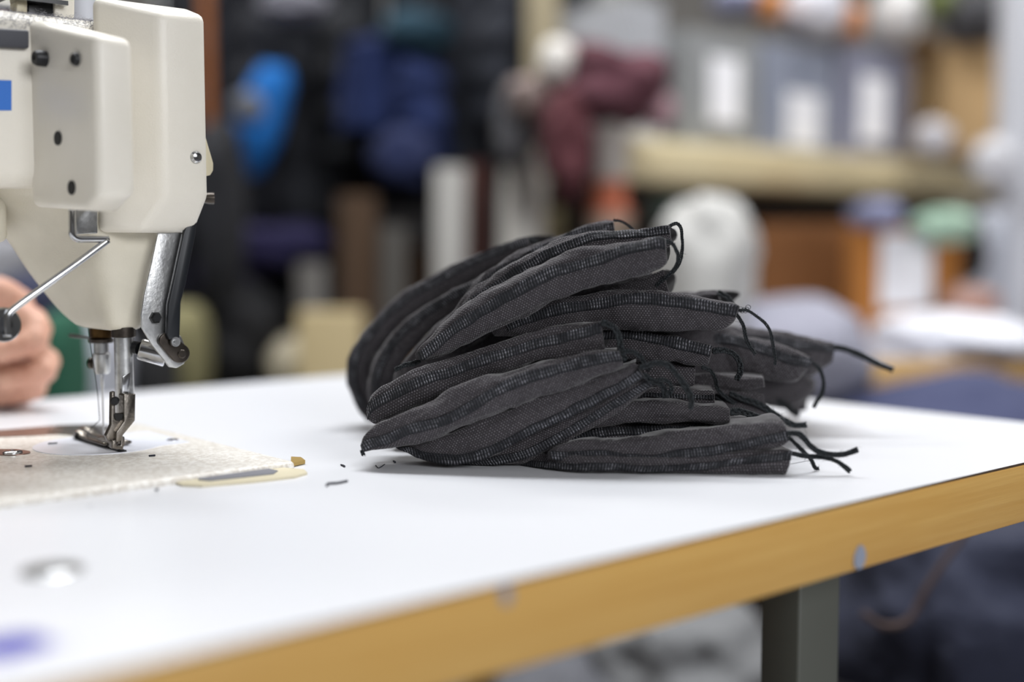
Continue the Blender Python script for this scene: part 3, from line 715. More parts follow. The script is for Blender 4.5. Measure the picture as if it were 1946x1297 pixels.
pouch('light crescent shaped pouch low at the front right with a lace tail curling up',
      [(1040, 862), (1060, 848), (1100, 838), (1164, 835), (1227, 828), (1291, 820), (1340, 814), (1387, 809), (1430, 804), (1465, 799), (1487, 799)],
      [(1042, 872), (1070, 876), (1100, 877), (1164, 884), (1227, 885), (1291, 880), (1355, 872), (1400, 864), (1440, 857), (1470, 851), (1499, 836)],
      (.60, .592), [(1050, 866), (1100, 865), (1148, 861), (1196, 869), (1243, 869), (1291, 861), (1355, 853), (1419, 840), (1498, 824)], .05, 11,
      [([(1497, 824), (1517, 825), (1528, 834), (1540, 848), (1556, 859), (1578, 864), (1603, 864), (1630, 855)], .588, .585, 12),
       ([(1499, 832), (1514, 846), (1526, 858), (1541, 874), (1548, 888), (1556, 899)], .592, .60, 8)], 18)
pouch('bottom pouch lying flat on the table under the light crescent one',
      [(880, 874), (940, 868), (1010, 864), (1100, 866), (1164, 866), (1230, 868), (1300, 866), (1370, 862), (1430, 858), (1480, 853), (1504, 856)],
      [(880, 884), (940, 892), (1010, 900), (1100, 906), (1164, 906), (1227, 906), (1291, 907), (1350, 907), (1400, 907), (1450, 906), (1492, 902)],
      (.640, .618, .597, .593, .592, .591, .590), [(1000, 890), (1100, 892), (1164, 890), (1227, 895), (1323, 889), (1419, 876), (1504, 864)], .055, 12,
      [([(1504, 862), (1530, 867), (1562, 869), (1587, 876), (1603, 886), (1616, 897)], .590, .588, 10),
       ([(1500, 860), (1520, 866), (1540, 870), (1556, 880), (1574, 884)], .62, .64, 5)], 18)
pouch('flattened pouch between the light crescent one and the plain tube above it',
      [(1060, 838), (1100, 820), (1148, 805), (1227, 803), (1323, 804), (1387, 801), (1440, 800), (1462, 806)],
      [(1070, 858), (1110, 858), (1164, 858), (1227, 852), (1300, 845), (1370, 838), (1430, 832), (1466, 826)],
      (.622, .618), [(1080, 838), (1110, 828), (1160, 818), (1227, 817), (1300, 817), (1370, 814), (1440, 810)], .05, 13, [], 18)
pouch('plain tube like pouch with a square cut end, just above the flattened one',
      [(1120, 800), (1150, 785), (1180, 768), (1211, 761), (1259, 762), (1323, 770), (1360, 773), (1386, 777)],
      [(1125, 815), (1150, 812), (1180, 806), (1211, 803), (1259, 803), (1323, 804), (1360, 805), (1386, 804)],
      (.612, .606), None, .05, 14,
      [([(1386, 784), (1404, 782), (1420, 786), (1444, 794), (1470, 797), (1490, 801)], .62, .64, 14)])
pouch('short stub of a pouch peeping out above the plain square cut one',
      [(1150, 760), (1190, 745), (1221, 740), (1260, 736), (1300, 738), (1330, 741), (1356, 743)],
      [(1150, 780), (1190, 775), (1221, 772), (1260, 772), (1300, 773), (1330, 774), (1358, 772)],
      (.628, .622), [(1190, 756), (1221, 750), (1260, 751), (1300, 752), (1356, 754)], .05, 15, [], 9)
pouch('plain stub of a pouch behind the knotted tails in the middle of the heap',
      [(1100, 705), (1150, 695), (1190, 689), (1227, 687), (1275, 689), (1300, 691), (1321, 693)],
      [(1100, 740), (1150, 738), (1190, 736), (1227, 737), (1275, 738), (1300, 737), (1318, 733)],
      (.635, .628), None, .05, 16,
      [([(1334, 698), (1350, 705), (1359, 720), (1364, 740), (1380, 756), (1400, 768), (1424, 776), (1450, 788), (1482, 800)], .635, .67, 8)])
pouch('middle pouch with a bright stitched seam, ending right of the thick tail',
      [(1040, 650), (1080, 635), (1120, 627), (1170, 622), (1200, 622), (1240, 628), (1280, 640), (1320, 649), (1353, 658)],
      [(1040, 690), (1080, 692), (1120, 690), (1170, 688), (1200, 687), (1240, 687), (1280, 690), (1320, 696), (1345, 694)],
      (.635, .622), [(1060, 655), (1120, 640), (1180, 633), (1220, 637), (1260, 647), (1300, 656), (1352, 668)], .05, 17,
      [([(1354, 668), (1374, 666), (1392, 672), (1404, 686), (1407, 706), (1400, 722)], .625, .63, 12)], 20)
pouch('long dark pouch across the upper middle, with looped threads at its right end',
      [(930, 625), (960, 600), (1000, 582), (1050, 571), (1100, 563), (1140, 557), (1180, 552), (1220, 551), (1260, 554), (1300, 559), (1340, 566), (1380, 575), (1404, 583)],
      [(940, 640), (970, 640), (1010, 636), (1060, 632), (1100, 630), (1140, 628), (1180, 627), (1220, 628), (1260, 629), (1300, 629), (1340, 630), (1375, 627), (1394, 612)],
      (.632, .612), [(970, 618), (1010, 604), (1060, 590), (1100, 581), (1140, 575), (1180, 570), (1220, 567), (1260, 570), (1300, 576), (1340, 582), (1402, 592)], .055, 18,
      [([(1404, 590), (1421, 591), (1441, 604), (1455, 616), (1464, 632), (1469, 656), (1473, 680), (1473, 694)], .612, .612, 6),
       ([(1400, 598), (1412, 618), (1418, 644), (1426, 660), (1436, 674)], .62, .63, 7)], 21)
pouch('pouch behind the long dark one, only a small raised hump in view',
      [(1230, 580), (1262, 562), (1290, 556), (1320, 556), (1340, 552), (1358, 552), (1366, 556)],
      [(1240, 600), (1270, 600), (1290, 600), (1320, 600), (1340, 600), (1360, 596), (1372, 585)],
      (.69, .675), None, .04, 19, [([(1364, 556), (1376, 562), (1384, 568), (1392, 580)], .67, .665, 12)])
pouch('dark pouch end squeezed in right below the topmost pouch',
      [(1130, 560), (1170, 540), (1210, 530), (1240, 520), (1260, 512)],
      [(1140, 590), (1180, 580), (1210, 572), (1240, 566), (1272, 556)],
      (.655, .645), None, .04, 20)
pouch('slightly blurred pouch at the right, its tail hooking down towards the table',
      [(1250, 640), (1290, 634), (1355, 632), (1387, 631), (1419, 638), (1466, 650), (1500, 662), (1530, 674), (1543, 681)],
      [(1250, 690), (1290, 692), (1355, 698), (1387, 704), (1419, 711), (1450, 719), (1482, 727), (1511, 724), (1534, 704)],
      (.685, .68), [(1290, 652), (1355, 645), (1387, 646), (1419, 653), (1466, 669), (1500, 681), (1542, 690)], .055, 21,
      [([(1544, 690), (1556, 700), (1563, 716), (1565, 732), (1561, 750), (1552, 764), (1546, 775)], .68, .68, 8)], 20)
pouch('blurred pouch at the far right with the longest outstretched tail',
      [(1330, 625), (1380, 620), (1419, 622), (1450, 625), (1482, 629), (1514, 636), (1550, 643), (1584, 653)],
      [(1330, 680), (1380, 690), (1419, 700), (1450, 708), (1482, 712), (1514, 714), (1545, 712), (1580, 690)],
      (.725, .72), [(1380, 640), (1419, 643), (1482, 648), (1530, 656), (1586, 664)], .05, 22,
      [([(1585, 660), (1600, 662), (1616, 667), (1648, 681), (1673, 694), (1697, 703)], .72, .715, 12)], 16)
pouch('drooping plain pouch under the far right ones, its mouth down on the table',
      [(1380, 700), (1430, 695), (1480, 700), (1520, 708), (1548, 722), (1548, 735), (1536, 752), (1532, 768), (1533, 780)],
      [(1380, 760), (1410, 768), (1440, 770), (1460, 772), (1472, 774), (1482, 775), (1490, 777), (1496, 779), (1502, 782)],
      (.745, .76), None, .05, 23,
      [([(1478, 762), (1494, 772), (1505, 782), (1518, 789)], .74, .735, 13)])
pouch('dark stub of a pouch in the shade below the slightly blurred right one',
      [(1300, 715), (1340, 712), (1380, 713), (1403, 716), (1430, 717), (1450, 719)],
      [(1300, 745), (1340, 746), (1380, 744), (1403, 743), (1430, 741), (1452, 737)],
      (.662, .655), None, .05, 24,
      [([(1387, 748), (1410, 758), (1440, 768), (1466, 784), (1486, 796), (1508, 808), (1532, 808)], .65, .66, 12),
       ([(1360, 752), (1390, 768), (1420, 774), (1456, 782), (1480, 790)], .65, .67, 10)])
# filler pouches added to turn the heap's light gaps dark, nearly hidden by the others
for k2, (lab, tp, bt, dd) in enumerate([
    ('added filler pouch lying on the table inside the heap, behind the plain square cut one',
     [(1120, 725), (1200, 725), (1300, 728), (1400, 740), (1450, 752)], [(1120, 800), (1200, 815), (1300, 820), (1400, 822), (1455, 800)], (.66, .66)),
    ('added filler pouch deep in the middle of the heap under the long dark one',
     [(960, 630), (1040, 610), (1140, 602), (1250, 605), (1370, 618), (1415, 640)], [(960, 740), (1040, 740), (1140, 735), (1250, 735), (1380, 730), (1430, 715)], (.67, .69)),
    ('added filler pouch behind the three slanting front ones, nearly hidden',
     [(740, 800), (800, 770), (900, 740), (1000, 720), (1100, 700), (1180, 700)], [(745, 840), (800, 862), (900, 876), (1000, 860), (1100, 820), (1190, 780)], (.665, .64)),
    ('added filler pouch lying on the table under the slanting front ones, nearly hidden',
     [(880, 860), (960, 840), (1040, 825), (1140, 800), (1240, 790)], [(880, 882), (960, 888), (1040, 890), (1140, 890), (1240, 880)], (.645, .63)),
    ('added filler pouch in the gap right under the topmost one, nearly hidden',
     [(845, 655), (900, 620), (980, 580), (1060, 550), (1140, 530), (1200, 520), (1240, 515)], [(845, 735), (900, 705), (980, 670), (1060, 640), (1140, 620), (1200, 610), (1240, 600)], (.685, .675))]):
    pouch(lab, tp, bt, dd, None, .05, 30 + k2)
# looped loose threads at the long dark pouch's end -> thin coil parts
par = [o for o in COL.objects if o.get('label', '').startswith('long dark pouch across')][0]
parts = []
for i in range(6):
    c = (1408 + i * 2.6 + R.uniform(-1, 1), 586 + R.uniform(-5, 6)); r_ = R.uniform(3, 6)
    parts.append(tube_data([at(c[0] + r_ * math.cos(t * .5), c[1] + r_ * .9 * math.sin(t * .5), .61 + .0003 * t) for t in range(14)], .00016, 4))
v, f = merge(parts); mk('thread_loop', v, f, M['tail'], par)
# ------------------------------------------------------------------ scraps on the table
def scrap(px, pts, r, label, m='lintdark'):
    P = [ground(x, y) + Z * (r * 1.1) for x, y in pts]
    o = tube('thread_scrap', spline(P, 20), r, M[m], None, 5); tag(o, label, 'thread scrap')
scrap(0, [(621, 926), (625, 922), (640, 921), (660, 917)], .0006, 'dark thread snippet lying alone right of the machine bed end')
scrap(0, [(648, 886), (652, 887), (655, 889)], .0005, 'tiny dark speck of thread left of the pointed pouch tip')
scrap(0, [(714, 886), (719, 891), (724, 889), (731, 884)], .00025, 'curled hair thin thread below the pointed pouch tip')
scrap(0, [(748, 879), (751, 881)], .0005, 'tiny thread crumb in the shade under the pointed pouch')
scrap(0, [(296, 934), (300, 933)], .0006, 'tiny thread crumb below the hinge cushion')
scrap(0, [(494, 893), (510, 889), (520, 888)], .0011, 'dark fluff caught between bed and hinge cushion')
scrap(0, [(232, 920), (240, 919)], .0008, 'dark fluff crumb at the near edge of the bed')
scrap(0, [(318, 912), (328, 911)], .0009, 'dark fluff at the left end of the hinge cushion')
scrap(0, [(372, 905), (390, 901), (420, 897)], .0013, 'long dark fluff at the bed edge above the cushion slot')
def on_bed(px, py, ln, label):
    P = [ground(px - ln, py + 1, BZ) + Z * .0006, ground(px + ln, py, BZ) + Z * .0006]
    o = tube('thread_scrap', spline(P, 8), .0005, M['lintdark'], None, 5); tag(o, label, 'thread scrap')
on_bed(289, 868, 6, 'dark thread crumb on the bed in front of the needle plate')
on_bed(54, 888, 7, 'dark fluff crumb on the left part of the bed')
on_bed(100, 845, 9, 'short dark thread lying on the needle plate')
#HAND
# ------------------------------------------------------------------ operator's hand
def cap_pts(pts, rads, n=14):
    P = spline([Vector(p) for p in pts], n); o = []
    for i, p in enumerate(P):
        s = i / (n - 1) * (len(rads) - 1); j = min(int(s), len(rads) - 2); o.append((p, rads[j] + (rads[j + 1] - rads[j]) * (s - j)))
    return o
def sphere_data(c, r, s=(1, 1, 1), seg=14):
    v = []; f = []
    for i in range(1, seg):
        for j in range(2 * seg):
            a = math.pi * i / seg; b = math.pi * j / seg
            v.append(c + Vector((math.sin(a) * math.cos(b) * s[0], math.sin(a) * math.sin(b) * s[1], math.cos(a) * s[2])) * r)
    k = 2 * seg
    for i in range(seg - 2):
        for j in range(k): f.append((i * k + j, i * k + (j + 1) % k, (i + 1) * k + (j + 1) % k, (i + 1) * k + j))
    f.append(tuple(range(k))[::-1]); f.append(tuple(range((seg - 2) * k, (seg - 1) * k))); return v, f
HD = .83
fing = []
def hp(x, y, dd): return at(x, y, HD + dd)
fing.append(cap_pts([hp(-70, 588, .02), hp(-5, 590, .005), hp(64, 616, 0), hp(62, 648, -.010), hp(5, 668, -.018)], [.012, .0120, .0118, .0100, .0085]))
fing.append(cap_pts([hp(-80, 636, .02), hp(0, 655, .008), hp(84, 684, 0), hp(78, 708, -.010), hp(10, 726, -.018)], [.012, .0112, .0108, .0092, .0082]))
fing.append(cap_pts([hp(-90, 690, .025), hp(-10, 712, .014), hp(68, 730, .006), hp(58, 744, -.004), hp(0, 752, -.010)], [.011, .0098, .0092, .0082, .0076]))
fing.append(cap_pts([hp(-95, 720, .03), hp(-25, 738, .024), hp(38, 748, .02), hp(22, 752, .010), hp(-25, 755, .0)], [.010, .0088, .0082, .0074, .0068]))
fing.append(cap_pts([hp(-110, 600, -.01), hp(-60, 572, -.006), hp(-5, 558, -.002), hp(38, 574, .006)], [.016, .0140, .0120, .0090]))
parts = []
for fg in fing:
    for p, r_ in fg: parts.append(sphere_data(p, r_, seg=9))
for x, y, dd, r_, s in ((-95, 640, .02, .036, (1.0, .75, 1.05)), (-60, 655, .02, .030, (1, .8, 1.1)), (-150, 650, .03, .033, (1, .8, .9))): parts.append(sphere_data(hp(x, y, dd), r_, s, 14))
for p, r_ in cap_pts([hp(-140, 655, .03), hp(-320, 640, .08), hp(-620, 600, .20)], [.030, .033, .044], 22): parts.append(sphere_data(p, r_, seg=12))
v, f = merge(parts)
person = mk('person', v, f, M['skin'])
tag(person, "person's hand curled over the far edge of the white table behind the needle", 'person')
rm = person.modifiers.new('remesh', 'REMESH'); rm.mode = 'VOXEL'; rm.voxel_size = .0016; rm.use_smooth_shade = True
smm = person.modifiers.new('smooth', 'SMOOTH'); smm.iterations = 3; smm.factor = .5
sl = cap_pts([hp(-300, 640, .075), hp(-620, 600, .20), hp(-760, 560, .26)], [.046, .056, .066], 24)
M['sleeve'] = mat('navy_sleeve', '#2a2d48', .9, bump=(300, .0006))
v, f = tube_data([p for p, _ in sl], [r_ * (1 + .05 * math.sin(i * 1.3)) for i, (_, r_) in enumerate(sl)], 24)
mk('sleeve', v, f, M['sleeve'], person)
#BACKGROUND
# ------------------------------------------------------------------ background
def cmat(name, h, rough=.9, b=(60, .004)): return mat(name, h, rough, bump=b)
def lump(name, px, py, d, wpx, hpx, dep, h, label, cat, seed=0, group=None, rough=.9, amp=.22, floor=None, par=None, tilt=0, zmin=None):
    c = at(px, py, d); rx = wpx / 2 / F * d; rz = hpx / 2 / F * d; v = []; f = []; SG = 30; k = 2 * SG
    for i in range(1, SG):
        for j in range(k):
            a = math.pi * i / SG; b = math.pi * j / SG; u_ = Vector((math.sin(a) * math.cos(b), math.sin(a) * math.sin(b), math.cos(a)))
            u2 = Vector([math.copysign(abs(t) ** .8, t) for t in u_])
            nz = 1 + amp * noise.noise(u_ * 1.7 + Vector((seed * 3.3, 0, 0))) + amp * .5 * abs(noise.noise(u_ * 4.1 + Vector((0, seed, 0)))) - amp * .35 * abs(noise.noise(Vector((u_.x * 8, u_.y * 8, u_.z * 2 + seed))))
            v.append(c + Vector((u2.x * rx, u2.y * dep / 2, u2.z * rz)) * nz)
    if tilt:
        Rm = Matrix.Rotation(tilt, 3, 'Y'); v = [c + Rm @ (p - c) for p in v]
    if zmin is not None:
        lo = min(p.z for p in v); v = [p if p.z > c.z else Vector((p.x, p.y, c.z + (p.z - c.z) * (c.z - zmin) / (c.z - lo))) for p in v]
    if floor is not None:
        for p in v: p.z = max(p.z, floor)
    for i in range(SG - 2):
        for j in range(k): f.append((i * k + j, i * k + (j + 1) % k, (i + 1) * k + (j + 1) % k, (i + 1) * k + j))
    f.append(tuple(range(k))[::-1]); f.append(tuple(range((SG - 2) * k, (SG - 1) * k)))
    o = mk(name, v, f, h if not isinstance(h, str) else cmat(name + '_cloth', h, rough), par)
    if par is None: tag(o, label, cat, group)
    return o
def garment(px, d, wpx, ytop, ybot, h, label, seed, sleeve=True, dep=.11, trim=None, turn=0, name='hanging_garment', group='garments on the rail'):
    z1 = at(px, ytop, d).z; z0 = at(px, ybot, d).z; c = at(px, 465, d); hw = wpx / 2 / F * d; v = []; f = []; n1, n2 = 72, 46
    X = Vector((math.cos(turn), math.sin(turn), 0)); Y = Vector((-math.sin(turn), math.cos(turn), 0))
    for i in range(n2):
        t = i / (n2 - 1); z = z1 + (z0 - z1) * t; sh = math.sin(min(1, t / .14 + .12) * math.pi / 2); wv = hw * (.25 + .75 * sh) * (1 + .06 * t); dv = dep / 2 * (.3 + .7 * sh)
        for j in range(n1):
            a = 2 * math.pi * j / n1
            fo = 1 + (.10 * math.sin(7 * a + seed) + .07 * math.sin(13 * a + 2 * seed + t * 3)) * min(1, t * 2.2) + .09 * noise.noise(Vector((math.cos(a) * 2, math.sin(a) * 2 + seed, t * 5)))
            v.append(Vector((c.x, c.y, z)) + X * math.cos(a) * wv * fo + Y * math.sin(a) * dv * fo)
    for i in range(n2 - 1):
        for j in range(n1): f.append((i * n1 + j, i * n1 + (j + 1) % n1, (i + 1) * n1 + (j + 1) % n1, (i + 1) * n1 + j))
    f.append(tuple(range(n1))[::-1]); f.append(tuple(range((n2 - 1) * n1, n2 * n1)))
    m = cmat(name + '_' + str(seed), h); o = mk(name, v, f, m); tag(o, label, 'garment', group)
    if sleeve:
        L = (z1 - z0) * .8
        P = [Vector((c.x, c.y, z1 - .06)) + X * hw * .7 - Y * dep * .3, Vector((c.x, c.y, z1 - .2)) + X * hw * .75 - Y * dep * .62, Vector((c.x, c.y, z1 - L * .6)) + X * hw * .55 - Y * dep * .72, Vector((c.x, c.y, z1 - L)) + X * hw * .5 - Y * dep * .66]
        pp = spline(P, 40); vv, ff = tube_data(pp, [.05 + .006 * math.sin(i * .9 + seed) - .014 * i / 40 for i in range(40)], 18)
        mk('sleeve', vv, ff, m, o)
    hk = [Vector((c.x, c.y, z1 - .02)), Vector((c.x, c.y, RAILZ - .02)), Vector((c.x - .012, c.y, RAILZ + .012)), Vector((c.x + .004, c.y, RAILZ + .022)), Vector((c.x + .018, c.y, RAILZ + .010))]
    tube('hanger', spline(hk, 24), .003, M['steel'], o)
    return o
RAILZ = 1.62
g_ = [  # px, d, w, ytop, ybot, colour, label, sleeve, depth
    (372, 2.42, 110, -150, 620, '#1a1c24', 'black garment at the left end of the rail, half hidden by the machine', 1, .14),
    (448, 2.38, 130, -160, 560, '#15171f', 'black garment left of the bright blue cloth', 1, .12),
    (560, 2.46, 190, -190, 640, '#11131a', 'long black garment right of the bright blue one', 1, .16),
    (640, 2.40, 110, -170, 420, '#15171c', 'narrow black garment left of the navy blue one', 1, .14),
    (735, 2.26, 150, 70, 250, '#0c1f4c', 'navy blue garment in the middle of the rail', 1, .14),
    (780, 2.40, 200, -120, 400, '#0f1118', 'black garment behind the navy blue one', 1, .16),
    (905, 2.34, 150, -160, 360, '#1d2029', 'charcoal garment right of the navy blue one', 1, .16),
    (975, 2.44, 110, -190, 345, '#24262f', 'dark grey garment at the right end of the rail', 1, .14),
    (1100, 2.60, 120, -180, 100, '#141519', 'black garment beyond the cream post', 0, .12)]
for i, (px, d, w, y1, y0, h, lab, slv, dp) in enumerate(g_): garment(px, d, w, y1, y0, h, lab, i + 1, bool(slv), dp, turn=.3 * math.sin(i * 2.1))
rk = empty('clothes_rail', Vector((-.25, 2.4, 0)), 'steel clothes rail that carries the dark garments', 'clothes rail')
rl = [Vector((at(300, 0, 2.38).x, 2.38, RAILZ)), Vector((at(1150, 0, 2.44).x, 2.42, RAILZ))]
tube('rail', rl, .012, M['steel'], rk)
for p in rl:
    tube('upright', [Vector((p.x, p.y, 0)), p], .012, M['steel'], rk)
    tube('foot', [Vector((p.x, p.y - .25, .012)), Vector((p.x, p.y + .25, .012))], .012, M['steel'], rk)
lump('cloth_bundle', 497, 228, 2.2, 84, 215, .1, '#0b62ad', 'bright blue cloth hanging slanted between two black garments', 'cloth', 2, amp=.12, tilt=.32)
lump('cloth_patch', 560, 8, 2.18, 120, 60, .10, '#77767f', 'pale grey cloth folded over the black garments', 'cloth', 3)
lump('cloth_patch', 470, 205, 2.1, 62, 60, .05, '#5d6068', 'small grey round patch in front of the bright blue garment', 'cloth', 5, amp=.08)
lump('cloth_bundle', 790, 60, 2.2, 130, 70, .12, '#1d3b4a', 'teal cloth over the navy blue garment', 'cloth', 9)
lump('cloth_bundle', 765, 300, 2.15, 115, 110, .12, '#131e44', 'blue bundle hanging low in front of the black garment', 'cloth', 11)
lump('cloth_bundle', 520, 470, 2.2, 210, 90, .2, '#150f38', 'purple bundle under the bright blue garment', 'cloth', 13)
lump('cloth_bundle', 440, 520, 2.22, 110, 120, .2, '#1a123c', 'dark purple bundle left of the bigger purple one', 'cloth', 14)
lump('cloth_bundle', 455, 640, 2.1, 150, 200, .3, '#0d0d11', 'black bundle low down right of the machine head', 'cloth', 15)
def pillar(name, px, py0, py1, wpx, d, h, label, cat, lean=0, dep=None, group=None, rough=.7, round_=False, zmin=None):
    c0 = at(px, 465, d); z0 = at(px, py1, d).z if zmin is None else zmin; z1 = at(px, py0, d).z; hw = wpx / 2 / F * d; lx = lean / F * d
    m = mat(name + '_surface', h, rough, vary=(12, h))
    if round_:
        ax = Vector((lx, 0, z1 - z0)); p = Vector((c0.x - lx / 2, c0.y, z0)); L = ax.length
        o = lathe(name, p, ax, [(0, hw), (.001, hw), (L - .001, hw), (L, hw * .98), (L, hw * .35), (L - .03, hw * .35), (L - .03, 0)], m, None, 28)
    else:
        dd = (dep or wpx / F * d) / 2; r0 = [Vector((c0.x - lx / 2 + i * hw, c0.y + j * dd, z0)) for i, j in ((-1, -1), (1, -1), (1, 1), (-1, 1))]
        r1 = [Vector((p.x + lx, p.y, z1)) for p in r0]; o = prism(name, r0, r1, m, None, min(hw, dd) * .12, 2)
    tag(o, label, cat, group); return o
lump('cloth_bundle', 418, 400, 1.98, 80, 330, .2, '#101117', 'black cloth in front of the orange brown post', 'cloth', 19, amp=.15)
pillar('wooden_post', 399, -400, 330, 18, 2.05, '#8a4f1c', 'orange brown wooden post just right of the machine covers', 'post', zmin=0)
G = 'fabric rolls standing under the garments'
pillar('fabric_roll', 590, 500, 760, 56, 2.05, '#605d5a', 'grey fabric roll left of the brown one', 'fabric roll', 0, None, G, .9, True, zmin=0)
pillar('fabric_roll', 683, 370, 760, 78, 2.1, '#3b2815', 'brown fabric roll under the navy garment', 'fabric roll', -6, None, G, .9, True, zmin=0)
pillar('fabric_roll', 745, 430, 760, 55, 2.1, '#4b4844', 'taupe fabric roll right of the brown one', 'fabric roll', 4, None, G, .9, True, zmin=0)
pillar('fabric_roll', 850, 318, 760, 62, 2.08, '#a5a39f', 'pale grey fabric roll under the charcoal garment', 'fabric roll', 14, None, G, .9, True, zmin=0)
pillar('fabric_roll', 905, 310, 760, 44, 2.13, '#3f1c14', 'dark red fabric roll between two pale ones', 'fabric roll', 2, None, G, .9, True, zmin=0)
pillar('fabric_roll', 982, 290, 760, 84, 2.05, '#c9c6c0', 'cream white fabric roll leaning left of the maroon bundle', 'fabric roll', 30, None, G, .9, True, zmin=0)
pillar('fabric_roll', 1050, 395, 760, 36, 2.12, '#8f8465', 'olive fabric roll beside the cream white one', 'fabric roll', 0, None, G, .9, True, zmin=0)
pillar('wooden_cabinet', 790, 470, 760, 180, 2.62, '#7a5228', 'brown wooden cabinet behind the fabric rolls', 'cabinet', 0, .3, zmin=0)
lump('cloth_bundle', 575, 690, 2.1, 110, 110, .3, '#a89f8a', 'cream cloth bundle low behind the table', 'cloth', 21, amp=.1, zmin=.2)
pillar('cream_board', 628, 590, 760, 120, 1.9, '#b8a67e', 'cream board standing low behind the heap', 'board', 0, .05, zmin=0)
pillar('cream_post', 1030, -400, 125, 62, 2.2, '#a89c80', 'cream post beside the maroon bundle', 'post', zmin=at(1030, 160, 2.2).z)
# second machine position: white thread cones and maroon bundle
lump('thread_cone', 1060, 118, 1.9, 70, 82, .07, '#d4d0ca', 'white cone of thread left of the maroon bundle', 'thread cone', 31, amp=.05)
lump('cloth_bundle', 1010, 185, 1.95, 90, 80, .1, '#8d7d78', 'dusky pink cloth under the white cone', 'cloth', 32)
lump('cloth_bundle', 975, 240, 2.0, 60, 160, .1, '#5c5c60', 'grey cloth hanging left of the maroon bundle', 'cloth', 33)
lump('maroon_bundle', 1170, 165, 1.9, 190, 120, .16, '#57303a', 'maroon cloth bundle in front of the grey crates', 'cloth', 34, amp=.35)
lump('maroon_bundle', 1080, 270, 1.88, 100, 190, .14, '#552a30', 'maroon cloth hanging down from the maroon bundle', 'cloth', 35, amp=.3)
lump('maroon_bundle', 1100, 110, 1.95, 120, 60, .1, '#5d3a3c', 'dark red cloth on top of the maroon bundle', 'cloth', 36, amp=.3)
lump('pink_bundle', 1252, 212, 1.9, 60, 60, .08, '#a7868d', 'pale pink cloth at the right of the maroon bundle', 'cloth', 37)
lump('grey_bundle', 1160, 40, 2.5, 110, 210, .2, '#8d8c88', 'light grey cloth above the maroon bundle', 'cloth', 38)
# small thread spool: white body, orange band
spc = at(1158, 318, 1.9)
sp_ = lathe('thread_spool', spc - Z * .07, Z, [(0, .036), (.006, .036), (.01, .026), (.05, .026)], mat('spool_thread_orange', '#b96a4e', .8), None, 28)
tag(sp_, 'orange and white spool hanging below the maroon bundle', 'spool')
lathe('spool_top', spc - Z * .02, Z, [(0, .026), (.03, .03), (.07, .028), (.085, .018)], mat('spool_white', '#b5aea8', .7), sp_, 28)
lathe('spool_base', spc - Z * .10, Z, [(0, .03), (.028, .034), (.03, .03)], mat('spool_pale', '#b7a493', .7), sp_, 28)
pillar('spool_stand', 1160, 395, 700, 20, 1.9, '#6a5a48', 'slim stand under the orange and white spool', 'stand', zmin=0)
# shelf board running away to the right
s0 = at(1195, 300, 2.0); a0 = A; Ls = 1.30
zt_, zb_ = at(1195, 260, 2.0).z, at(1195, 344, 2.0).z
bd = .22
r0 = [Vector((p.x, p.y, zb_)) for p in (s0, s0 + A * Ls, s0 + A * Ls + B * bd, s0 + B * bd)]; r1 = [Vector((p.x, p.y, zt_)) for p in r0]
M['shelf'] = mat('cream_shelf_board', '#cfc19c', .5, vary=(6, '#c6b690'))
shf = prism('storage_shelf', r0, r1, M['shelf'], None, .006, 2); tag(shf, 'thick cream shelf board carrying the row of grey crates', 'shelf')
for t, u_ in ((.06, .05), (.06, bd - .05), (Ls - .06, bd - .05), (Ls - .06, .05)):
    p = s0 + A * t + B * u_; box('leg', Vector((p.x, p.y, zb_ / 2)), (A, B, Z), (.018, .018, zb_ / 2), M['dsteel'], shf)
pq = [s0 + A * .02 + B * (bd - .012), s0 + A * (Ls - .02) + B * (bd - .012)]
o = prism('shade_panel', [Vector((pq[0].x, pq[0].y, .05)), Vector((pq[1].x, pq[1].y, .05)), Vector((pq[1].x, pq[1].y, zb_)), Vector((pq[0].x, pq[0].y, zb_))],
          [Vector((p.x, p.y, z)) + B * .008 for p, z in ((pq[0], .05), (pq[1], .05), (pq[1], zb_), (pq[0], zb_))], mat('under_shelf_shade', '#2a1c13', .7), shf)
o['label'] = 'dark brown panel standing in for the shade under the shelf'  # dark sheet added to give the shade below the shelf
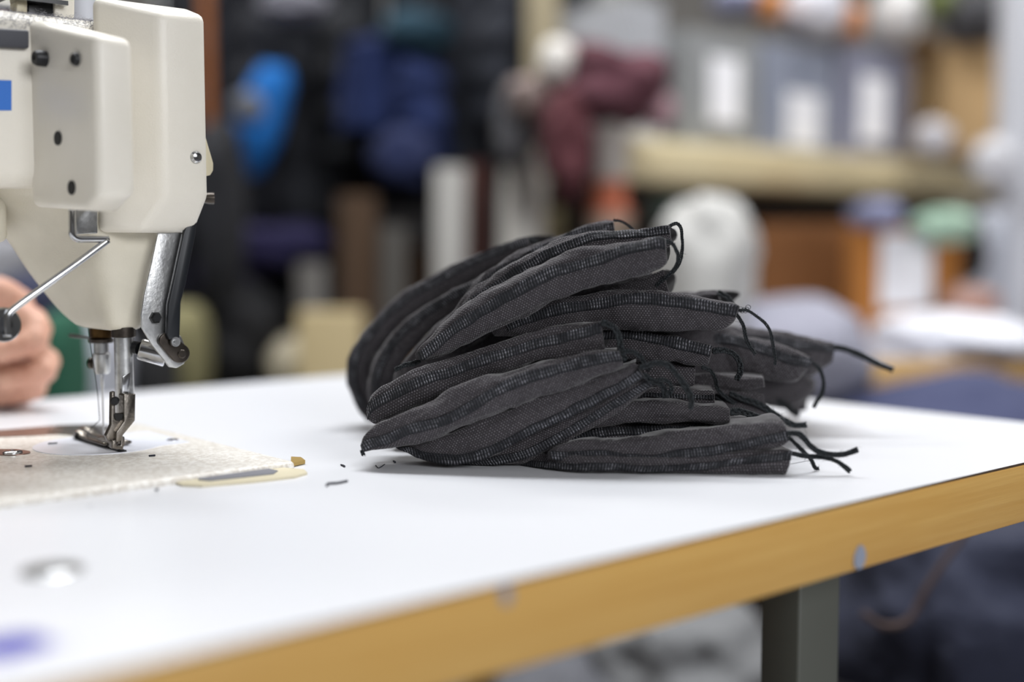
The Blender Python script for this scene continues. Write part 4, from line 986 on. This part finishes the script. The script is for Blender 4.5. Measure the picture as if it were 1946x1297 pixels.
# crates on the shelf
lab_m = mat('white_paper_label', '#f2f2f6', .6)
def crate(t0, t1, hgt, h, label, lbl, dz=0, off=.05):
    m = mat('crate_plastic', h, .55, vary=(5, h)); p0 = s0 + A * t0 + B * off; p1 = s0 + A * t1 + B * off; dp = .17; w = .004
    rt = empty('storage_crate', Vector(((p0.x + p1.x) / 2, (p0.y + p1.y) / 2, zt_ + dz)), label, 'crate', 'crates on the cream shelf')
    q0 = [p0, p1, p1 + B * dp, p0 + B * dp]; zz = zt_ + dz
    V = [Vector((p.x, p.y, zz + .002)) + (Vector(((p0 + p1) / 2 + B * dp / 2)) - p).xy.to_3d() * .05 for p in q0] + [Vector((p.x, p.y, zz + hgt)) for p in q0]
    cc = (p0 + p1) / 2 + B * dp / 2
    V += [Vector((p.x, p.y, zz + hgt)) + (cc - p).xy.to_3d().normalized() * .008 for p in q0] + [Vector((p.x, p.y, zz + .01)) + (cc - p).xy.to_3d().normalized() * .02 for p in q0]
    Fc = [(3, 2, 1, 0)] + [(i, (i + 1) % 4, 4 + (i + 1) % 4, 4 + i) for i in range(4)] + [(4 + i, 4 + (i + 1) % 4, 8 + (i + 1) % 4, 8 + i) for i in range(4)] + [(8 + i, 8 + (i + 1) % 4, 12 + (i + 1) % 4, 12 + i) for i in range(4)] + [(12, 13, 14, 15)]
    mk('crate_body', V, Fc, m, rt, False)
    if lbl:
        (x, y, wv, hv) = lbl; c = (p0 + p1) / 2; cx = p0 + (p1 - p0) * x
        box('paper_label', Vector((cx.x, cx.y, zz + y)) - B * .004, (A, Z, B), (wv / 2, hv / 2, .0015), lab_m, rt)['label'] = 'white paper label'
    return rt
def tpx(px):  # distance along the shelf front for an image column
    k = (px - 973) / F; return (s0.x - k * s0.y) / (k * A.y - A.x)
o_ = .05
crate(tpx(1235) , tpx(1300), .23, '#a9abb0', 'pale grey crate at the left end of the shelf', None)
crate(tpx(1342) , tpx(1478), .20, '#8f9192', 'grey crate with a tall white label, second from the left', (.5, .10, .082, .115))
crate(tpx(1486), tpx(1618), .20, '#8a90a0', 'blue grey crate with a low white label in the middle of the row', (.55, .065, .105, .10))
crate(tpx(1628), tpx(1762), .22, '#86889a', 'grey crate with an upright white label at the right of the row', (.45, .10, .09, .13))
def atsh(px, py, off=.1, extra=0):
    k = tpx(px); p = s0 + A * k + B * off; return at(px, py, p.y)
lump('white_bag', 1545, 22, 2.45, 115, 90, .18, '#dcdce4', 'white bag on top of the middle crate', 'bag', 41, amp=.12)
lump('white_bag', 1700, 30, 2.62, 80, 110, .18, '#d6d5d4', 'white bag on top of the crate at the right of the row', 'bag', 42, amp=.12)
lump('orange_bundle', 1460, 12, 2.38, 50, 60, .1, '#c98852', 'orange bundle left of the white bag over the crates', 'cloth', 43)
lump('orange_bundle', 1617, 42, 2.5, 46, 60, .1, '#d08a55', 'orange bundle between the two white bags', 'cloth', 44)
lump('lavender_bundle', 1395, 2, 2.4, 80, 50, .14, '#a6a8c4', 'lavender cloth over the second grey crate', 'cloth', 45)
lump('green_bundle', 1786, 6, 2.6, 40, 50, .1, '#6f7a48', 'olive green cloth at the top near the cardboard box', 'cloth', 46)
lump('dark_bundle', 1860, 35, 2.6, 120, 90, .2, '#4c4c50', 'dark grey cloth above the tan cardboard box', 'cloth', 47)
lump('white_bundle', 1772, 262, 2.5, 60, 62, .1, '#c9c7cc', 'small crumpled white cloth on the shelf at the foot of the crates', 'cloth', 48)
def carton(px, py0, py1, wpx, d, dep, h, label, turn=0, flap=True):
    z1 = at(px, py0, d).z; z0 = at(px, py1, d).z; c = at(px, 465, d); hw = wpx / 2 / F * d
    X = Vector((math.cos(turn), math.sin(turn), 0)); Y = Vector((-math.sin(turn), math.cos(turn), 0)); m = mat('cardboard', h, .8, vary=(9, h))
    cc = Vector((c.x, c.y, (z0 + z1) / 2)) + Y * dep / 2
    rt = empty('cardboard_box', Vector((c.x, c.y, z0)), label, 'cardboard box')
    box('carton_body', cc, (X, Y, Z), (hw, dep / 2, (z1 - z0) / 2), m, rt, .004)
    if flap:
        for s in (-1, 1):
            p = cc + X * hw * s + Z * (z1 - z0) / 2; qd = (X * s * .8 + Z * .45).normalized()
            r_0 = [p - Y * dep / 2, p + Y * dep / 2, p + Y * dep / 2 + qd * .07, p - Y * dep / 2 + qd * .07]
            prism('flap', r_0, [v_ + Z * .003 for v_ in r_0], m, rt)
    return rt, cc, X, Y, hw
carton(1845, 85, 290, 118, 2.62, .22, '#c4a274', 'tan cardboard box standing at the right end of the shelf')
pillar('shelf_upright', 1926, -400, 800, 62, 2.35, '#c3c4ca', 'light grey upright post at the right edge', 'post', zmin=0)
lump('white_bundle', 1890, 310, 2.3, 70, 90, .1, '#c9c9ce', 'white cloth in front of the light grey upright', 'cloth', 49)
lump('grey_bundle', 1880, 500, 2.2, 60, 210, .12, '#a5a8b2', 'grey cloth standing beside the light grey upright', 'cloth', 50, zmin=.01)
# below the shelf
lump('plastic_sack', 1338, 505, 1.75, 172, 262, .28, '#bcbbb8', 'big pale grey sack standing below the shelf', 'sack', 51, amp=.16, zmin=.02)
lump('grey_bundle', 1255, 395, 2.3, 90, 70, .2, '#5d6a62', 'grey green cloth left of the pale sack', 'cloth', 52)
rt, cc, X, Y, hw = carton(1540, 425, 720, 200, 2.2, .12, '#6e4319', 'brown cardboard box in the shade under the shelf', 0, False)
rt, cc, X, Y, hw = carton(1732, 430, 660, 190, 2.0, .10, '#b0712f', 'orange brown cardboard box with a large white label', 0, False)
box('paper_label', Vector((at(1722, 465, 2.0).x, 2.0 - .002, at(1722, 515, 2.0).z)), (X, Z, Y), (.042, .06, .0015), lab_m, rt)['label'] = 'large white paper label'
lump('green_bundle', 1790, 432, 1.98, 100, 60, .16, '#9db8a4', 'pale green cloth on the orange brown box', 'cloth', 53)
lump('blue_bundle', 1665, 408, 2.0, 80, 50, .16, '#7d809c', 'grey blue cloth on the orange brown box', 'cloth', 54)
lump('dark_bundle', 1835, 480, 2.05, 50, 100, .12, '#1c1a18', 'black cloth right of the orange brown box', 'cloth', 55)
lump('pink_bundle', 1845, 575, 1.9, 80, 60, .12, '#a88478', 'dusty pink cloth right of the large white label', 'cloth', 56)
# second workbench with a wooden edge, papers on it
bz = at(1780, 676, 1.75).z
wb0 = at(1600, 694, 1.68); bt_ = []
for p in (wb0, wb0 + Vector((1.1, .25, 0)), wb0 + Vector((.95, .85, 0)), wb0 + Vector((-.15, .6, 0))): bt_.append(p)
wb = prism('workbench', [Vector((p.x, p.y, bz - .062)) for p in bt_], [Vector((p.x, p.y, bz)) for p in bt_], M['wood'], None, .003, 2)
tag(wb, 'second workbench with a wooden edge behind the heap of pouches', 'workbench')
for i in range(4):
    p = bt_[i].lerp((bt_[0] + bt_[2]) / 2, .15); box('leg', Vector((p.x, p.y, (bz - .062) / 2)), (A, B, Z), (.02, .02, (bz - .062) / 2), M['leg'], wb)
wbt = prism('bench_surface', [Vector((p.x, p.y, bz)) for p in bt_], [Vector((p.x, p.y, bz + .002)) for p in bt_], mat('pale_bench_surface', '#b9b7bd', .5), wb)
lump('white_bundle', 1805, 640, 1.85, 240, 80, .3, '#dfe0e8', 'heap of white cloth lying on the second workbench', 'cloth', 61, amp=.25, floor=bz + .002)
lump('white_bundle', 1900, 662, 1.8, 150, 60, .2, '#c9cbd6', 'second heap of white cloth at the right on the workbench', 'cloth', 62, amp=.25, floor=bz + .002)
lump('grey_bundle', 1500, 665, 1.7, 260, 200, .35, '#8f8f9c', 'lavender grey cloth heap directly behind the right of the pouches', 'cloth', 63, amp=.12)
lump('navy_cloth_heap', 1750, 950, 1.62, 620, 480, .45, '#3c4160', 'navy cloth heap on the floor side of the second workbench', 'cloth', 64, amp=.18)
lump('navy_cloth_heap', 1860, 1180, 1.1, 560, 420, .3, '#262a3d', 'dark navy cloth heap below the table at the right', 'cloth', 65, amp=.3)
lump('grey_bundle', 1290, 1260, 1.35, 330, 260, .3, '#77787a', 'grey cloth sack below the table left of the table leg', 'sack', 66, amp=.25)
lump('grey_bundle', 1080, 1330, 1.35, 300, 180, .3, '#5b5c62', 'darker grey cloth sack further left below the table', 'sack', 67, amp=.25)
cord = [at(x, y, .935) for x, y in ((1640, 1165), (1680, 1190), (1725, 1180), (1760, 1120), (1800, 1060), (1830, 1020), (1850, 980))]
o = tube('cord', spline(cord, 40), .0025, mat('brown_cord', '#4a3a36', .8)); tag(o, 'brown cord running over the dark navy cloth below the table', 'cord')
# behind the hand: a low side bench with cloth on it
sb = empty('side_bench', Vector((-.75, 1.6, 0)), 'low grey side bench behind the machine and the hand', 'bench')
box('bench_top', Vector((-.72, 1.62, .58)), (Vector((1, 0, 0)), Vector((0, 1, 0)), Z), (.42, .42, .02), M['leg'], sb, .003)
for i, j in ((-1, -1), (1, -1), (1, 1), (-1, 1)): box('leg', Vector((-.72 + i * .38, 1.62 + j * .38, .28)), (Vector((1, 0, 0)), Vector((0, 1, 0)), Z), (.02, .02, .28), M['leg'], sb)
lump('green_bundle', 122, 665, 1.40, 66, 150, .12, '#1f5440', 'green cloth behind the hand under the machine nose', 'cloth', 71, amp=.1, zmin=.6)
lump('white_bundle', 188, 695, 1.62, 100, 190, .14, '#a9abb5', 'pale grey cloth behind the needle', 'cloth', 72, amp=.1, zmin=.6)
lump('navy_bundle', 70, 570, 1.55, 130, 110, .14, '#2a2d45', 'navy cloth above the hand', 'cloth', 73, amp=.1, zmin=.6)
lump('grey_bundle', -5, 505, 1.72, 90, 120, .14, '#8b8b90', 'pale grey cloth at the left edge under the machine arm', 'cloth', 74, amp=.1, zmin=.6)
lump('black_bundle', 300, 720, 1.70, 60, 160, .14, '#121215', 'black cloth behind the presser lifter', 'cloth', 75, amp=.1, zmin=.6)
lump('olive_bundle', 350, 650, 1.9, 90, 150, .14, '#75704f', 'olive cloth behind the presser lifter', 'cloth', 76, amp=.1, zmin=.6)
pillar('fabric_roll', 175, -100, 600, 52, 1.85, '#b3b4ba', 'white fabric roll seen between the post and the tall cover', 'fabric roll', 0, None, None, .9, True, zmin=.6)
pillar('fabric_roll', 18, -60, 600, 60, 1.9, '#53302a', 'dark red fabric roll behind the machine top at the left', 'fabric roll', 0, None, None, .9, True, zmin=.6)
pillar('dark_cabinet', 640, 60, 760, 900, 3.1, '#17161a', 'tall black cabinet behind the garments', 'cabinet', 0, .4, zmin=0)
# ------------------------------------------------------------------ light
def area(name, loc, sx, sy, power, rot=(0, 0, 0), col=(1, .985, .96)):
    l = bpy.data.lights.new(name, 'AREA'); l.shape = 'RECTANGLE'; l.size = sx; l.size_y = sy; l.energy = power; l.color = col
    o = link(bpy.data.objects.new(name, l)); o.location = loc; o.rotation_euler = rot; return o
def aim(o, t): o.rotation_euler = (Vector(t) - o.location).to_track_quat('-Z', 'Y').to_euler()
area('ceiling_light', (-.1, 1.15, 2.7), 1.5, .3, 38, col=(.96, .98, 1))
aim(area('front_fill', (1.7, -1.7, 1.8), 1.6, .9, 40, col=(.97, .98, 1)), (0, .6, .8))  # unseen fill lamp added to brighten the faces turned to the camera
area('ceiling_light', (-1.3, 2.3, 2.7), 1.5, .3, 24)
area('ceiling_light', (1.4, 2.3, 2.7), 1.5, .3, 26)
w = bpy.data.worlds.new('world'); sc.world = w; w.use_nodes = True
w.node_tree.nodes['Background'].inputs[0].default_value = (.8, .85, 1, 1); w.node_tree.nodes['Background'].inputs[1].default_value = .08
sc.view_settings.view_transform = 'Standard'; sc.view_settings.look = 'None'; sc.view_settings.gamma = 1; sc.view_settings.exposure = .42
try: sc.view_settings.use_curve_mapping = False
except Exception: pass
